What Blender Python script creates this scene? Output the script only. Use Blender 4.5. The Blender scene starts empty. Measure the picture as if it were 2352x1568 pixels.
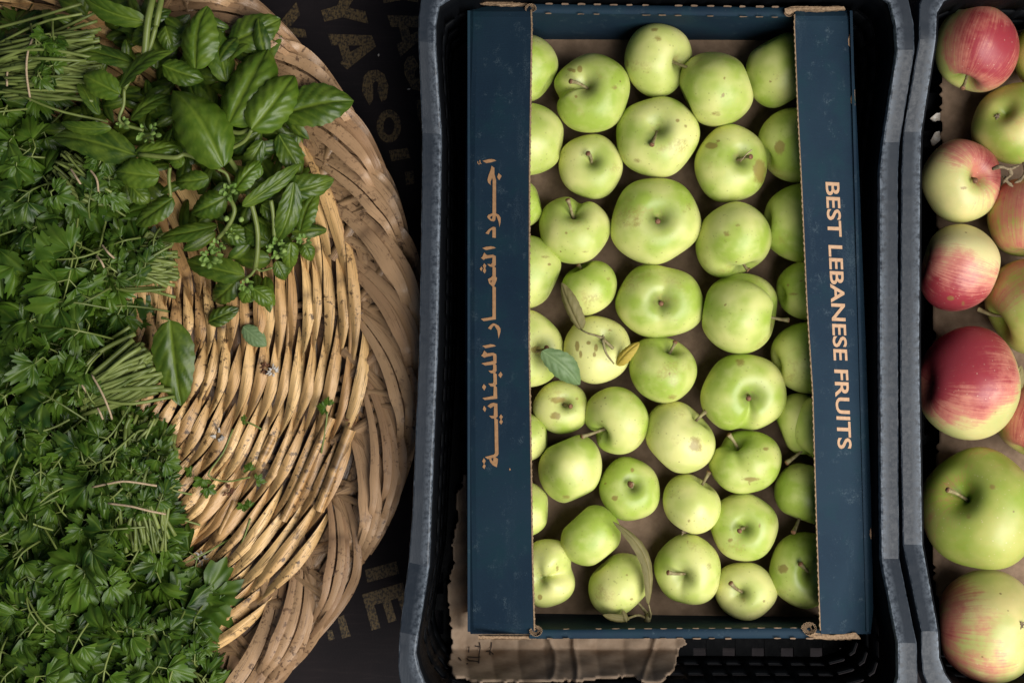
import bpy, math, random
import numpy as np
from mathutils import Vector, Matrix
from mathutils.geometry import tessellate_polygon

random.seed(7)
rng = np.random.default_rng(11)
SC = bpy.context.scene
COL = SC.collection

# ------------------------------------------------------------------ camera
CAM_H = 1.35
K = 0.0004 / 1.25
def P(x, y, z):
    """layout grid of the stall (1 unit = 0.4 mm on the plane z = 0.10) -> metres"""
    s = K * (CAM_H - z)
    return np.array([(x - 1176.0) * s, -(y - 784.0) * s, z])
def PX(n, z=0.10):
    return n * K * (CAM_H - z)

cam_d = bpy.data.cameras.new('camera')
cam = bpy.data.objects.new('camera', cam_d); COL.objects.link(cam)
cam.location = (0, 0, CAM_H)
cam_d.sensor_width = 36; cam_d.lens = 36 * 1.25 / 0.9408
cam_d.clip_start = 0.05; cam_d.clip_end = 200
SC.camera = cam

# ------------------------------------------------------------------ light
w = bpy.data.worlds.new('World'); SC.world = w; w.use_nodes = True
nt = w.node_tree; bg = nt.nodes['Background']
sky = nt.nodes.new('ShaderNodeTexSky'); sky.sky_type = 'NISHITA'; sky.sun_disc = False
sky.sun_elevation = math.radians(40); sky.sun_rotation = math.radians(130)
nt.links.new(sky.outputs['Color'], bg.inputs['Color']); bg.inputs['Strength'].default_value = 0.028
ld = bpy.data.lights.new('soft_area_light', 'AREA'); ld.shape = 'RECTANGLE'; ld.size = 1.6; ld.size_y = 1.3  # unseen area lamp, added for soft daylight from the stall's open side
ld.energy = 58; ld.color = (1.0, 0.97, 0.925)
lo = bpy.data.objects.new('soft_area_light', ld); COL.objects.link(lo)
lo.location = (0.86, -0.60, 1.50)
lo.rotation_euler = (Vector((0.02, -0.08, 0.05)) - Vector(lo.location)).to_track_quat('-Z', 'Y').to_euler()
vs = SC.view_settings
vs.view_transform = 'Standard'; vs.look = 'None'; vs.gamma = 1; vs.use_curve_mapping = False; vs.exposure = 0.0

# ------------------------------------------------------------------ helpers
def props(o, label=None, cat=None, group=None, kind=None):
    if label: o['label'] = label
    if cat: o['category'] = cat
    if group: o['group'] = group
    if kind: o['kind'] = kind
    return o

def empty(name, loc, label, cat, group=None):
    o = bpy.data.objects.new(name, None); COL.objects.link(o)
    o.empty_display_size = 0.02
    o.location = tuple(loc)
    return props(o, label, cat, group)

class MB:
    """collects patches (vertices, faces, attributes) into ONE mesh"""
    def __init__(s):
        s.V = []; s.F = []; s.A = {}; s.n = 0; s.M = []
    def add(s, V, F, mat=0, **attrs):
        V = np.asarray(V, float).reshape(-1, 3)
        k = len(V)
        for a in attrs:
            if a not in s.A: s.A[a] = [np.zeros(s.n)]
        s.V.append(V)
        for f in F: s.F.append([int(i) + s.n for i in f])
        s.M += [mat] * len(F)
        for a in s.A:
            v = attrs.get(a, 0.0)
            s.A[a].append(np.broadcast_to(np.asarray(v, float).ravel(), (k,)) if np.size(v) in (1, k) else np.zeros(k))
        s.n += k
    def build(s, name, mats, parent=None, smooth=True, loc=None):
        V = np.concatenate(s.V)
        org = np.zeros(3)
        if parent is not None:
            q = parent
            while q is not None: org = org + np.array(q.location); q = q.parent
        elif loc is not None: org = np.array(loc)
        me = bpy.data.meshes.new(name)
        me.from_pydata((V - org).tolist(), [], s.F)
        if not isinstance(mats, (list, tuple)): mats = [mats]
        for m in mats: me.materials.append(m)
        if len(mats) > 1: me.polygons.foreach_set('material_index', s.M)
        for a, l in s.A.items():
            at = me.attributes.new(a, 'FLOAT', 'POINT')
            at.data.foreach_set('value', np.concatenate(l).astype(np.float32))
        if smooth: me.polygons.foreach_set('use_smooth', [True] * len(me.polygons))
        if smooth == 'angle': me.set_sharp_from_angle(angle=math.radians(11))
        me.update()
        o = bpy.data.objects.new(name, me); COL.objects.link(o)
        if parent is not None:
            o.parent = parent
        elif loc is not None:
            o.location = tuple(loc)
        return o

_gf = {}
def gridF(nu, nv, closed=False):
    k = (nu, nv, closed)
    if k not in _gf:
        F = []
        for j in range(nv - 1):
            for i in range(nu if closed else nu - 1):
                i2 = (i + 1) % nu
                F.append((j * nu + i, j * nu + i2, (j + 1) * nu + i2, (j + 1) * nu + i))
        _gf[k] = F
    return _gf[k]

def nrm(v):
    v = np.asarray(v, float); return v / (np.linalg.norm(v) + 1e-12)

def bez(pts, n):
    """smooth curve through points"""
    pts = np.asarray(pts, float)
    if len(pts) == 2:
        t = np.linspace(0, 1, n)[:, None]; return pts[0] * (1 - t) + pts[1] * t
    Q = np.vstack([2 * pts[0] - pts[1], pts, 2 * pts[-1] - pts[-2]])
    out = []; m = len(pts) - 1
    for s in np.linspace(0, m - 1e-6, n):
        i = int(s); t = s - i
        p0, p1, p2, p3 = Q[i], Q[i + 1], Q[i + 2], Q[i + 3]
        out.append(0.5 * ((2 * p1) + (-p0 + p2) * t + (2 * p0 - 5 * p1 + 4 * p2 - p3) * t * t + (-p0 + 3 * p1 - 3 * p2 + p3) * t ** 3))
    return np.array(out)

def tube(mb, pts, r, n=10, k=7, caps=True, mat=0, smooth_path=True, **attrs):
    C = bez(pts, n) if smooth_path else np.asarray(pts, float)
    n = len(C)
    rr = np.interp(np.linspace(0, 1, n), np.linspace(0, 1, np.size(r)), np.atleast_1d(r)) if np.size(r) > 1 else np.full(n, float(r))
    T = np.gradient(C, axis=0); T /= np.linalg.norm(T, axis=1)[:, None] + 1e-12
    up = np.array([0, 0, 1.0]) if abs(T[0][2]) < 0.9 else np.array([1.0, 0, 0])
    V = []
    for i in range(n):
        a = nrm(np.cross(up, T[i])); b = np.cross(T[i], a)
        up = b
        th = np.arange(k) * 2 * math.pi / k
        V.append(C[i] + rr[i] * (np.cos(th)[:, None] * a + np.sin(th)[:, None] * b))
    V = np.concatenate(V); F = list(gridF(k, n, True))
    if caps:
        F = F + [tuple(range(k))[::-1], tuple((n - 1) * k + i for i in range(k))]
    mb.add(V, F, mat, **attrs)

def slab(mb, poly, zfun, th, mat=0, **attrs):
    """flat polygon in layout units -> solid of thickness th"""
    n = len(poly)
    top = np.array([P(x, y, zfun(x, y)) for x, y in poly]); bot = top - np.array([0, 0, th])
    tri = tessellate_polygon([[Vector((x, y, 0)) for x, y in poly]])
    F = [tuple(t) for t in tri] + [tuple(i + n for i in t)[::-1] for t in tri]
    F += [(i, (i + 1) % n, (i + 1) % n + n, i + n) for i in range(n)]
    mb.add(np.vstack([top, bot]), F, mat, **attrs)

def decal(mb, loops, tf, zfun, lift=0.0004):
    """printed shape: loops (outer + holes) -> thin sheet lying on a surface"""
    L = [[Vector((*tf(x, y), 0)) for x, y in lp] for lp in loops]
    flat = [v for lp in L for v in lp]
    tri = tessellate_polygon(L)
    V = [P(v.x, v.y, zfun(v.x, v.y) + lift) for v in flat]
    F = []
    for a, b, c in tri:
        n = np.cross(V[b] - V[a], V[c] - V[a])
        F.append((a, b, c) if n[2] > 0 else (a, c, b))
    mb.add(V, F)

def stroke(pts, wd):
    pts = np.array(pts, float); T = np.gradient(pts, axis=0); T /= np.linalg.norm(T, axis=1)[:, None]
    N = np.stack([-T[:, 1], T[:, 0]], 1) * wd / 2
    return [tuple(p) for p in np.vstack([pts + N, (pts - N)[::-1]])]

def inpoly(x, y, poly):
    c = False; j = len(poly) - 1
    for i in range(len(poly)):
        xi, yi = poly[i]; xj, yj = poly[j]
        if (yi > y) != (yj > y) and x < (xj - xi) * (y - yi) / (yj - yi) + xi: c = not c
        j = i
    return c

# ------------------------------------------------------------------ materials
class NT:
    def __init__(s, name):
        s.m = bpy.data.materials.new(name); s.m.use_nodes = True
        s.t = s.m.node_tree; s.b = s.t.nodes['Principled BSDF']
    def n(s, typ, **kw):
        x = s.t.nodes.new('ShaderNode' + typ)
        for k, v in kw.items(): setattr(x, k, v)
        return x
    def l(s, a, b): s.t.links.new(a, b)
    def attr(s, name):
        return s.n('Attribute', attribute_name=name).outputs['Fac']
    def coord(s, which='Object', scale=(1, 1, 1), off=None):
        tc = s.n('TexCoord'); mp = s.n('Mapping'); s.l(tc.outputs[which], mp.inputs['Vector'])
        mp.inputs['Scale'].default_value = scale
        if off is not None: s.l(off, mp.inputs['Location'])
        return mp.outputs['Vector']
    def noise(s, vec, scale, detail=4, rough=0.55, dist=0.0):
        x = s.n('TexNoise'); s.l(vec, x.inputs['Vector'])
        x.inputs['Scale'].default_value = scale; x.inputs['Detail'].default_value = detail
        x.inputs['Roughness'].default_value = rough; x.inputs['Distortion'].default_value = dist
        return x.outputs['Fac']
    def voro(s, vec, scale, feature='F1', rnd=1.0):
        x = s.n('TexVoronoi', feature=feature); s.l(vec, x.inputs['Vector']); x.inputs['Scale'].default_value = scale
        x.inputs['Randomness'].default_value = rnd
        return x.outputs['Distance']
    def ramp(s, fac, a, b, c0=0.0, c1=1.0):
        x = s.n('MapRange', interpolation_type='SMOOTHSTEP')
        x.inputs['From Min'].default_value = a; x.inputs['From Max'].default_value = b
        x.inputs['To Min'].default_value = c0; x.inputs['To Max'].default_value = c1
        s.l(fac, x.inputs['Value']); return x.outputs['Result']
    def math(s, op, a, b=None, c=None):
        x = s.n('Math', operation=op)
        for i, v in enumerate((a, b, c)):
            if v is None: continue
            if isinstance(v, (int, float)): x.inputs[i].default_value = v
            else: s.l(v, x.inputs[i])
        return x.outputs[0]
    def mix(s, fac, a, b, mode='MIX'):
        x = s.n('Mix', data_type='RGBA', blend_type=mode)
        if isinstance(fac, (int, float)): x.inputs[0].default_value = fac
        else: s.l(fac, x.inputs[0])
        for i, v in ((6, a), (7, b)):
            if isinstance(v, tuple): x.inputs[i].default_value = (*v, 1)
            else: s.l(v, x.inputs[i])
        return x.outputs[2]
    def objrand(s): return s.n('ObjectInfo').outputs['Random']
    def bump(s, h, strength=0.3, dist=0.001):
        x = s.n('Bump'); s.l(h, x.inputs['Height']); x.inputs['Strength'].default_value = strength
        x.inputs['Distance'].default_value = dist; s.l(x.outputs['Normal'], s.b.inputs['Normal'])
    def fin(s, col, rough=0.5, spec=0.5):
        if isinstance(col, tuple): s.b.inputs['Base Color'].default_value = (*col, 1)
        else: s.l(col, s.b.inputs['Base Color'])
        if isinstance(rough, (int, float)): s.b.inputs['Roughness'].default_value = rough
        else: s.l(rough, s.b.inputs['Roughness'])
        if isinstance(spec, (int, float)): s.b.inputs['Specular IOR Level'].default_value = spec
        else: s.l(spec, s.b.inputs['Specular IOR Level'])
        return s.m

def m_apple_green():
    m = NT('green_apple_skin')
    oi = m.n('ObjectInfo'); rnd = oi.outputs['Random']
    cmb = m.n('CombineXYZ')
    for i in range(3): m.l(m.math('MULTIPLY', rnd, 7.3 + 3 * i), cmb.inputs[i])
    v = m.coord('Object', off=cmb.outputs[0])
    n1 = m.noise(v, 28, 2, 0.45); n2 = m.noise(v, 75, 3, 0.5); n3 = m.noise(v, 420, 3, 0.6)
    yel = m.attr('yellow')
    f = m.math('ADD', m.ramp(n1, 0.3, 0.72, -0.12, 0.85), yel)
    f.node.use_clamp = True
    base = m.mix(f, (0.345, 0.455, 0.068), (0.71, 0.70, 0.265))
    lite = m.mix(m.ramp(n2, 0.45, 0.75, 0, 0.35), base, (0.68, 0.69, 0.28))
    pole = m.mix(m.math('MULTIPLY', m.attr('pole'), m.ramp(n2, 0.2, 0.7, 0.45, 1.0)), lite, (0.17, 0.245, 0.05))
    rus = m.math('MULTIPLY', m.ramp(m.attr('pole'), 0.55, 1.0), m.ramp(m.noise(v, 230, 5, 0.7), 0.46, 0.60, 0, 0.7))
    pole = m.mix(rus, pole, (0.30, 0.24, 0.10))
    dots = m.ramp(m.voro(v, 210), 0.10, 0.22, 1, 0)
    dsel = m.ramp(m.noise(v, 60, 1), 0.42, 0.6, 0, 0.5)
    c = m.mix(m.math('MULTIPLY', dots, dsel), pole, (0.24, 0.24, 0.06))
    spk = m.ramp(m.voro(v, 75), 0.045, 0.085, 1, 0)
    ssel = m.ramp(m.noise(v, 22, 1), 0.55, 0.62, 0, 0.85)
    c = m.mix(m.math('MULTIPLY', spk, ssel), c, (0.17, 0.10, 0.03))
    rust = m.math('MULTIPLY', m.ramp(m.noise(v, 21, 5, 0.6), 0.58, 0.68, 0, 0.5), m.ramp(n3, 0.35, 0.6))
    c = m.mix(rust, c, (0.36, 0.27, 0.075))
    br = m.math('MULTIPLY', m.attr('bruise'), 1.0)
    brn = m.ramp(m.math('ADD', br, m.math('MULTIPLY', m.math('SUBTRACT', m.noise(v, 160, 4, 0.65), 0.5), 0.9)), 0.34, 0.66, 0, 0.8)
    c = m.mix(brn, c, (0.26, 0.185, 0.05))
    m.bump(m.math('ADD', m.math('MULTIPLY', n2, 1.0), m.math('MULTIPLY', n3, 0.12)), 0.25, 0.0012)
    m.b.inputs['Subsurface Weight'].default_value = 0.12
    m.b.inputs['Subsurface Radius'].default_value = (0.6, 0.8, 0.2)
    m.b.inputs['Subsurface Scale'].default_value = 0.004
    return m.fin(c, m.ramp(n2, 0.3, 0.7, 0.36, 0.50), 0.48)

def m_apple_red():
    m = NT('blushed_apple_skin')
    oi = m.n('ObjectInfo'); rnd = oi.outputs['Random']
    cmb = m.n('CombineXYZ')
    for i in range(3): m.l(m.math('MULTIPLY', rnd, 5.3 + 3 * i), cmb.inputs[i])
    v = m.coord('Object', off=cmb.outputs[0])
    n1 = m.noise(v, 26, 3, 0.5); n2 = m.noise(v, 90, 4, 0.6)
    base = m.mix(m.ramp(n1, 0.3, 0.7), (0.28, 0.36, 0.055), (0.60, 0.52, 0.19))
    base = m.mix(m.attr('pale'), base, (0.74, 0.64, 0.33))
    pole = m.mix(m.math('MULTIPLY', m.attr('pole'), 0.85), base, (0.235, 0.335, 0.035))
    sv = m.n('CombineXYZ')
    m.l(m.math('MULTIPLY', m.attr('cth'), 7.5), sv.inputs[0]); m.l(m.math('MULTIPLY', m.attr('sth'), 7.5), sv.inputs[1]); m.l(m.math('MULTIPLY', m.attr('phi'), 0.35), sv.inputs[2])
    st = m.noise(sv.outputs[0], 2.4, 4, 0.65)
    bl = m.math('ADD', m.attr('blush'), m.math('MULTIPLY', m.math('SUBTRACT', st, 0.5), 1.25))
    n4 = m.noise(v, 34, 6, 0.72)
    bl = m.math('ADD', bl, m.math('MULTIPLY', m.math('SUBTRACT', n4, 0.5), 1.7))
    bl = m.math('ADD', bl, m.math('MULTIPLY', m.math('SUBTRACT', n1, 0.5), 0.9))
    f1 = m.ramp(bl, 0.25, 0.95, 0, 0.78); f2 = m.ramp(bl, 0.85, 1.5, 0, 0.85)
    c = m.mix(f1, pole, (0.53, 0.105, 0.125)); c = m.mix(f2, c, (0.26, 0.007, 0.030))
    dots = m.ramp(m.voro(v, 190), 0.07, 0.15, 1, 0)
    c = m.mix(m.math('MULTIPLY', dots, m.ramp(n1, 0.35, 0.6, 0.05, 0.4)), c, (0.72, 0.60, 0.42))
    spk = m.math('MULTIPLY', m.ramp(m.voro(v, 60), 0.05, 0.09, 1, 0), m.ramp(m.noise(v, 18, 1), 0.56, 0.62, 0, 0.8))
    c = m.mix(spk, c, (0.16, 0.09, 0.03))
    brn = m.ramp(m.math('ADD', m.attr('bruise'), m.math('MULTIPLY', m.math('SUBTRACT', n2, 0.5), 0.8)), 0.4, 0.62, 0, 0.7)
    c = m.mix(brn, c, (0.26, 0.16, 0.05))
    m.bump(m.math('ADD', n1, m.math('MULTIPLY', n2, 0.15)), 0.2, 0.0012)
    m.b.inputs['Subsurface Weight'].default_value = 0.08
    m.b.inputs['Subsurface Scale'].default_value = 0.003
    return m.fin(c, m.ramp(n2, 0.3, 0.7, 0.36, 0.48), 0.45)

def m_simple(name, a, b, scale=120, rough=0.6, spec=0.3, bump=0.3, tone=False, dist=0.0006):
    m = NT(name); v = m.coord('Object')
    n = m.noise(v, scale, 5, 0.6)
    c = m.mix(m.ramp(n, 0.3, 0.7), a, b)
    if tone: c = m.mix(m.attr('tone'), c, tuple(min(1, x * 0.45) for x in a))
    m.bump(n, bump, dist)
    return m.fin(c, rough, spec)

def m_leaf(name, dark, mid, light, under, rough=0.42, spec=0.45):
    m = NT(name); v = m.coord('Object')
    n = m.noise(v, 60, 3); n2 = m.noise(v, 500, 3)
    c = m.mix(m.attr('tone'), dark, mid)
    c = m.mix(m.ramp(n, 0.35, 0.75, 0, 0.45), c, light)
    c = m.mix(m.math('MULTIPLY', m.attr('vein'), 0.8), c, light)
    geo = m.n('NewGeometry')
    c = m.mix(m.math('MULTIPLY', geo.outputs['Backfacing'], 0.7), c, under)
    yl = m.ramp(m.attr('sick'), 0.5, 1.0)
    c = m.mix(yl, c, (0.48, 0.36, 0.06))
    m.bump(m.math('ADD', m.math('MULTIPLY', m.attr('vein'), -0.6), m.math('MULTIPLY', n2, 0.25)), 0.35, 0.0006)
    m.fin(c, rough, spec)
    tr = m.n('BsdfTranslucent'); m.l(m.mix(0.6, c, light), tr.inputs['Color'])
    mx = m.n('MixShader'); mx.inputs[0].default_value = 0.22
    out = m.t.nodes['Material Output']
    m.l(m.b.outputs[0], mx.inputs[1]); m.l(tr.outputs[0], mx.inputs[2]); m.l(mx.outputs[0], out.inputs['Surface'])
    return m.m

def m_straw(name, a, b, dark, ck=1.0):
    m = NT(name)
    cv = m.n('CombineXYZ')
    m.l(m.math('MULTIPLY', m.attr('su'), 1.0), cv.inputs[0]); m.l(m.attr('sv'), cv.inputs[1]); m.l(m.math('MULTIPLY', m.attr('tone'), 37.0), cv.inputs[2])
    mp = m.n('Mapping'); mp.inputs['Scale'].default_value = (9.0, 0.55, 1.0); m.l(cv.outputs[0], mp.inputs['Vector'])
    fib = m.noise(mp.outputs[0], 2.2, 5, 0.65)
    mp2 = m.n('Mapping'); mp2.inputs['Scale'].default_value = (3.4, 0.16, 1.0); m.l(cv.outputs[0], mp2.inputs['Vector'])
    crk = m.noise(mp2.outputs[0], 3.2, 3, 0.6)
    v = m.coord('Object'); g = m.noise(v, 55, 4, 0.6); g2 = m.noise(v, 14, 3)
    c = m.mix(m.attr('tone'), a, b)
    c = m.mix(m.ramp(fib, 0.40, 0.72, 0, 0.24), c, tuple(x * 0.72 for x in a))
    c = m.mix(m.ramp(crk, 0.385 - (1 - ck) * .07, 0.42 - (1 - ck) * .07, 0.85, 0), c, dark)
    c = m.mix(m.ramp(g, 0.60, 0.72, 0, 0.55), c, dark)
    c = m.mix(m.ramp(g2, 0.50, 0.72, 0, 0.45), c, tuple(x * .62 for x in a))
    g3 = m.noise(v, 160, 5, 0.7)
    c = m.mix(m.math('MULTIPLY', m.ramp(g3, 0.54, 0.62, 0, 0.9), m.ramp(g2, 0.40, 0.56)), c, dark)
    c = m.mix(m.attr('node'), c, dark)
    h = m.math('ADD', fib, m.ramp(crk, 0.35, 0.42, -2.0, 0))
    m.bump(h, 0.35, 0.0006)
    return m.fin(c, m.ramp(fib, 0.3, 0.7, 0.26, 0.44), 0.5)

def m_board(name, blue, kraft, scuff):
    """printed carton board; attribute 'raw' = bare kraft"""
    m = NT(name); v = m.coord('Object')
    n1 = m.noise(v, 9, 4); n2 = m.noise(v, 900, 2); n3 = m.noise(v, 70, 6, 0.7)
    mp = m.coord('Object', (60, 900, 60)); fl = m.noise(mp, 1.0, 3)
    c = m.mix(m.ramp(n1, 0.3, 0.75), blue, tuple(x * 1.25 + 0.004 for x in (blue[0], blue[1] * 1.12, blue[2])))
    c = m.mix(m.ramp(n2, 0.35, 0.75, 0, 0.25), c, tuple(x * 1.8 for x in blue))
    c = m.mix(m.math('MULTIPLY', m.ramp(n3, 0.56, 0.76, 0, 0.7), m.ramp(n2, 0.4, 0.6)), c, scuff)
    c = m.mix(m.ramp(m.voro(v, 160), 0.03, 0.07, 0.5, 0), c, scuff)
    n5 = m.noise(v, 16, 5, 0.7)
    c = m.mix(m.ramp(n5, 0.46, 0.70, 0, 0.8), c, (blue[0] * 1.15, blue[1] * 1.7, blue[2] * 1.25))
    wv = m.noise(m.coord('Object', (30, 7, 30)), 1.0, 5, 0.7)
    c = m.mix(m.math('MULTIPLY', m.ramp(wv, 0.55, 0.80, 0, 0.4), m.ramp(n2, 0.35, 0.65)), c, scuff)
    k = m.mix(m.ramp(n3, 0.3, 0.7), kraft, tuple(x * 0.72 for x in kraft))
    c = m.mix(m.attr('raw'), c, k)
    m.bump(m.math('ADD', m.math('MULTIPLY', n2, 0.25), m.math('ADD', m.math('MULTIPLY', n3, 0.6), m.math('MULTIPLY', fl, 0.5))), 0.35, 0.0006)
    return m.fin(c, 0.72, 0.16)

def m_plastic():
    m = NT('crate_plastic'); v = m.coord('Object')
    n = m.noise(v, 12, 4); n2 = m.noise(v, 240, 5, 0.7); n3 = m.noise(m.coord('Object', (500, 40, 300)), 1.0, 4)
    c = m.mix(m.ramp(n, 0.3, 0.7), (0.012, 0.017, 0.025), (0.015, 0.021, 0.030))
    c = m.mix(m.ramp(n2, 0.70, 0.85, 0, 0.4), c, (0.07, 0.085, 0.10))
    c = m.mix(m.ramp(n3, 0.64, 0.80, 0, 0.2), c, (0.07, 0.085, 0.10))
    e = m.math('MULTIPLY', m.attr('edge'), m.ramp(n2, 0.35, 0.62, 0.05, 0.65))
    c = m.mix(e, c, (0.24, 0.28, 0.33))
    c = m.mix(m.attr('deep'), c, (0.0035, 0.004, 0.005))  # inner walls and floor: the crate's shade put into the colour as near-black
    m.bump(m.math('ADD', n2, n3), 0.25, 0.0004)
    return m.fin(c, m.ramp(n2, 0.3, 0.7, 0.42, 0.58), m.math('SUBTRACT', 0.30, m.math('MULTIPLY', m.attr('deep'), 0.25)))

def m_table():
    m = NT('painted_plywood'); v = m.coord('Object')
    n = m.noise(v, 6, 5); g = m.noise(m.coord('Object', (20, 260, 20)), 1.0, 5, 0.7); s = m.noise(v, 500, 2)
    c = m.mix(m.ramp(n, 0.3, 0.7), (0.008, 0.0065, 0.008), (0.015, 0.011, 0.012))
    c = m.mix(m.ramp(g, 0.5, 0.8, 0, 0.6), c, (0.024, 0.018, 0.018))
    m.bump(m.math('ADD', g, s), 0.25, 0.0006)
    return m.fin(c, 0.7, 0.14)

def m_gold():
    m = NT('gold_lettering'); v = m.coord('Object')
    g = m.noise(m.coord('Object', (900, 160, 20)), 1.0, 5, 0.8); s = m.noise(v, 420, 3, 0.7)
    f = m.ramp(m.math('ADD', g, s), 0.86, 1.12)
    c = m.mix(f, (0.012, 0.009, 0.008), (0.115, 0.077, 0.032))
    return m.fin(c, 0.55, 0.3)

GREEN = m_apple_green(); RED = m_apple_red()
STEM = m_simple('apple_stem_wood', (0.30, 0.27, 0.13), (0.17, 0.125, 0.06), 260, 0.7)
STEMEND = m_simple('stem_cut_end', (0.26, 0.14, 0.075), (0.14, 0.06, 0.03), 600, 0.8)
CALYX = m_simple('dried_calyx', (0.10, 0.075, 0.045), (0.26, 0.20, 0.12), 500, 0.85)
PARS = m_leaf('parsley_leaf', (0.011, 0.038, 0.006), (0.062, 0.132, 0.010), (0.135, 0.21, 0.026), (0.10, 0.155, 0.045), 0.40, 0.36)
BASIL = m_leaf('basil_leaf', (0.015, 0.043, 0.006), (0.078, 0.148, 0.010), (0.20, 0.28, 0.03), (0.075, 0.125, 0.035), 0.38, 0.42)
PSTEM = m_leaf('herb_stem', (0.085, 0.125, 0.024), (0.23, 0.285, 0.07), (0.33, 0.38, 0.12), (0.12, 0.2, 0.05), 0.4, 0.45)
BUD = m_leaf('basil_bud', (0.10, 0.20, 0.03), (0.19, 0.32, 0.06), (0.33, 0.42, 0.13), (0.2, 0.3, 0.1), 0.5, 0.3)
DRYLEAF = m_leaf('withered_leaf', (0.12, 0.115, 0.04), (0.22, 0.18, 0.07), (0.30, 0.25, 0.12), (0.24, 0.22, 0.12), 0.6, 0.25)
SAGE = m_leaf('dusty_green_leaf', (0.10, 0.17, 0.065), (0.15, 0.235, 0.10), (0.24, 0.33, 0.16), (0.15, 0.21, 0.11), 0.5, 0.35)
TWINE = m_simple('tie_twine', (0.50, 0.38, 0.24), (0.33, 0.24, 0.15), 700, 0.8)
STRAW = m_straw('basket_reed', (0.46, 0.255, 0.10), (0.82, 0.53, 0.225), (0.060, 0.032, 0.016))
RIMST = m_straw('basket_rim_reed', (0.33, 0.19, 0.10), (0.50, 0.315, 0.17), (0.10, 0.055, 0.03), 0.45)
SPOKE = m_straw('basket_spoke', (0.30, 0.18, 0.09), (0.40, 0.25, 0.13), (0.06, 0.03, 0.018))
GAPSHADE = m_straw('gap_shade_reed', (0.085, 0.048, 0.026), (0.15, 0.085, 0.045), (0.03, 0.015, 0.01))  # reed tinted dark to give the shade between the weave
BOARD_L = m_board('printed_board', (0.0060, 0.0175, 0.0335), (0.36, 0.235, 0.135), (0.085, 0.12, 0.14))
BOARD_R = BOARD_L
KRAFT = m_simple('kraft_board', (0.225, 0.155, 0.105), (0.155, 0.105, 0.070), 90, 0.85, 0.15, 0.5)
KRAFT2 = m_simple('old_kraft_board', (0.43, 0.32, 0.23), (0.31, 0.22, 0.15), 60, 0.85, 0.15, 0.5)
KEDGE = m_simple('kraft_edge', (0.34, 0.235, 0.145), (0.17, 0.11, 0.065), 500, 0.85, 0.15, 0.6)
PRINT = m_simple('unprinted_kraft_letter', (0.42, 0.235, 0.115), (0.34, 0.185, 0.09), 300, 0.8, 0.15, 0.2)
PRINTR = m_simple('unprinted_kraft_letter_pale', (0.52, 0.335, 0.21), (0.43, 0.27, 0.165), 300, 0.8, 0.15, 0.2)
PLAS = m_plastic(); TABLE = m_table(); GOLD = m_gold()
INK = m_simple('ink', (0.03, 0.022, 0.02), (0.07, 0.05, 0.04), 500, 0.8)
WHITE = m_simple('pale_petal', (0.55, 0.53, 0.50), (0.38, 0.33, 0.27), 300, 0.7)
BROWNB = m_simple('dried_brown', (0.10, 0.04, 0.025), (0.20, 0.10, 0.05), 500, 0.9, 0.2, 0.8, dist=0.001)
DSPOT = m_simple('green_print', (0.03, 0.11, 0.025), (0.05, 0.14, 0.03), 300, 0.8)

# ================================================================== SETTING
tb = MB()
tb.add([(-30, -30, -0.0), (30, -30, 0), (30, 30, 0), (-30, 30, 0)], [(0, 1, 2, 3)])
table = tb.build('table_top', TABLE, smooth=False)
props(table, kind='structure')
lt = MB()
f7 = lambda x, y: (603 + x / 3.033, y / 3.033)
f8 = lambda x, y: (689 + x / 4.698, 1234.6 + y / 4.698)
zero = lambda x, y: 0.0
def ring(cx, cy, rx, ry, n=28): return [(cx + rx * math.cos(2 * math.pi * i / n), cy + ry * math.sin(2 * math.pi * i / n)) for i in range(n)]
for L in ([[(408, 75), (520, 40), (550, -30), (650, -30), (600, 50), (625, 62), (715, 80), (738, 168), (560, 122), (432, 153)]],
          [[(145, 125), (235, 15), (262, 105), (200, 180), (150, 230), (100, 180)]],
          [[(455, 238), (762, 247), (790, 325), (590, 485), (540, 440), (560, 420), (530, 315), (480, 318)], [(597, 318), (610, 365), (695, 318)]],
          [[(180, 190), (295, 207), (310, 265), (200, 260)]],
          [[(870, 108), (1180, 115), (1200, 190), (960, 398), (935, 310), (975, 290), (950, 190), (895, 190)], [(1015, 190), (1030, 245), (1120, 195)]],
          [[(835, -20), (1085, -20), (1085, 20), (980, 0), (845, 25)]],
          [[(830, 710), (800, 640), (808, 580), (790, 565), (770, 580), (772, 690), (745, 735), (695, 640), (700, 540), (740, 495), (800, 487), (850, 520), (878, 600), (865, 690)]],
          [[(1050, 390), (1090, 460), (1060, 500), (1060, 540), (1095, 550), (1095, 635), (1040, 620), (990, 520), (985, 450), (1010, 400)]],
          [ring(880, 880, 85, 115), ring(880, 880, 38, 62)[::-1]],
          [[(1075, 700), (1125, 690), (1125, 870), (1100, 860), (1075, 790)]],
          [[(880, 1050), (1010, 1030), (1030, 1100), (900, 1125)]],
          [[(990, 1200), (1050, 1190), (1060, 1280), (1000, 1290)]]):
    decal(lt, L, f7, zero, 0.0005)
for L in ([[(700, 345), (1040, 252), (1073, 385), (730, 480)]],
          [[(670, 610), (1108, 480), (1180, 740), (1100, 800), (1055, 650), (980, 668), (1042, 888), (955, 915), (890, 698), (800, 720), (870, 968), (775, 998)]],
          [[(405, 860), (475, 830), (548, 1058), (455, 1085)]], [[(290, 1000), (345, 990), (375, 1088), (310, 1108)]]):
    decal(lt, L, f8, zero, 0.0005)
gl = lt.build('lettering', GOLD, table, smooth=False)

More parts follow.
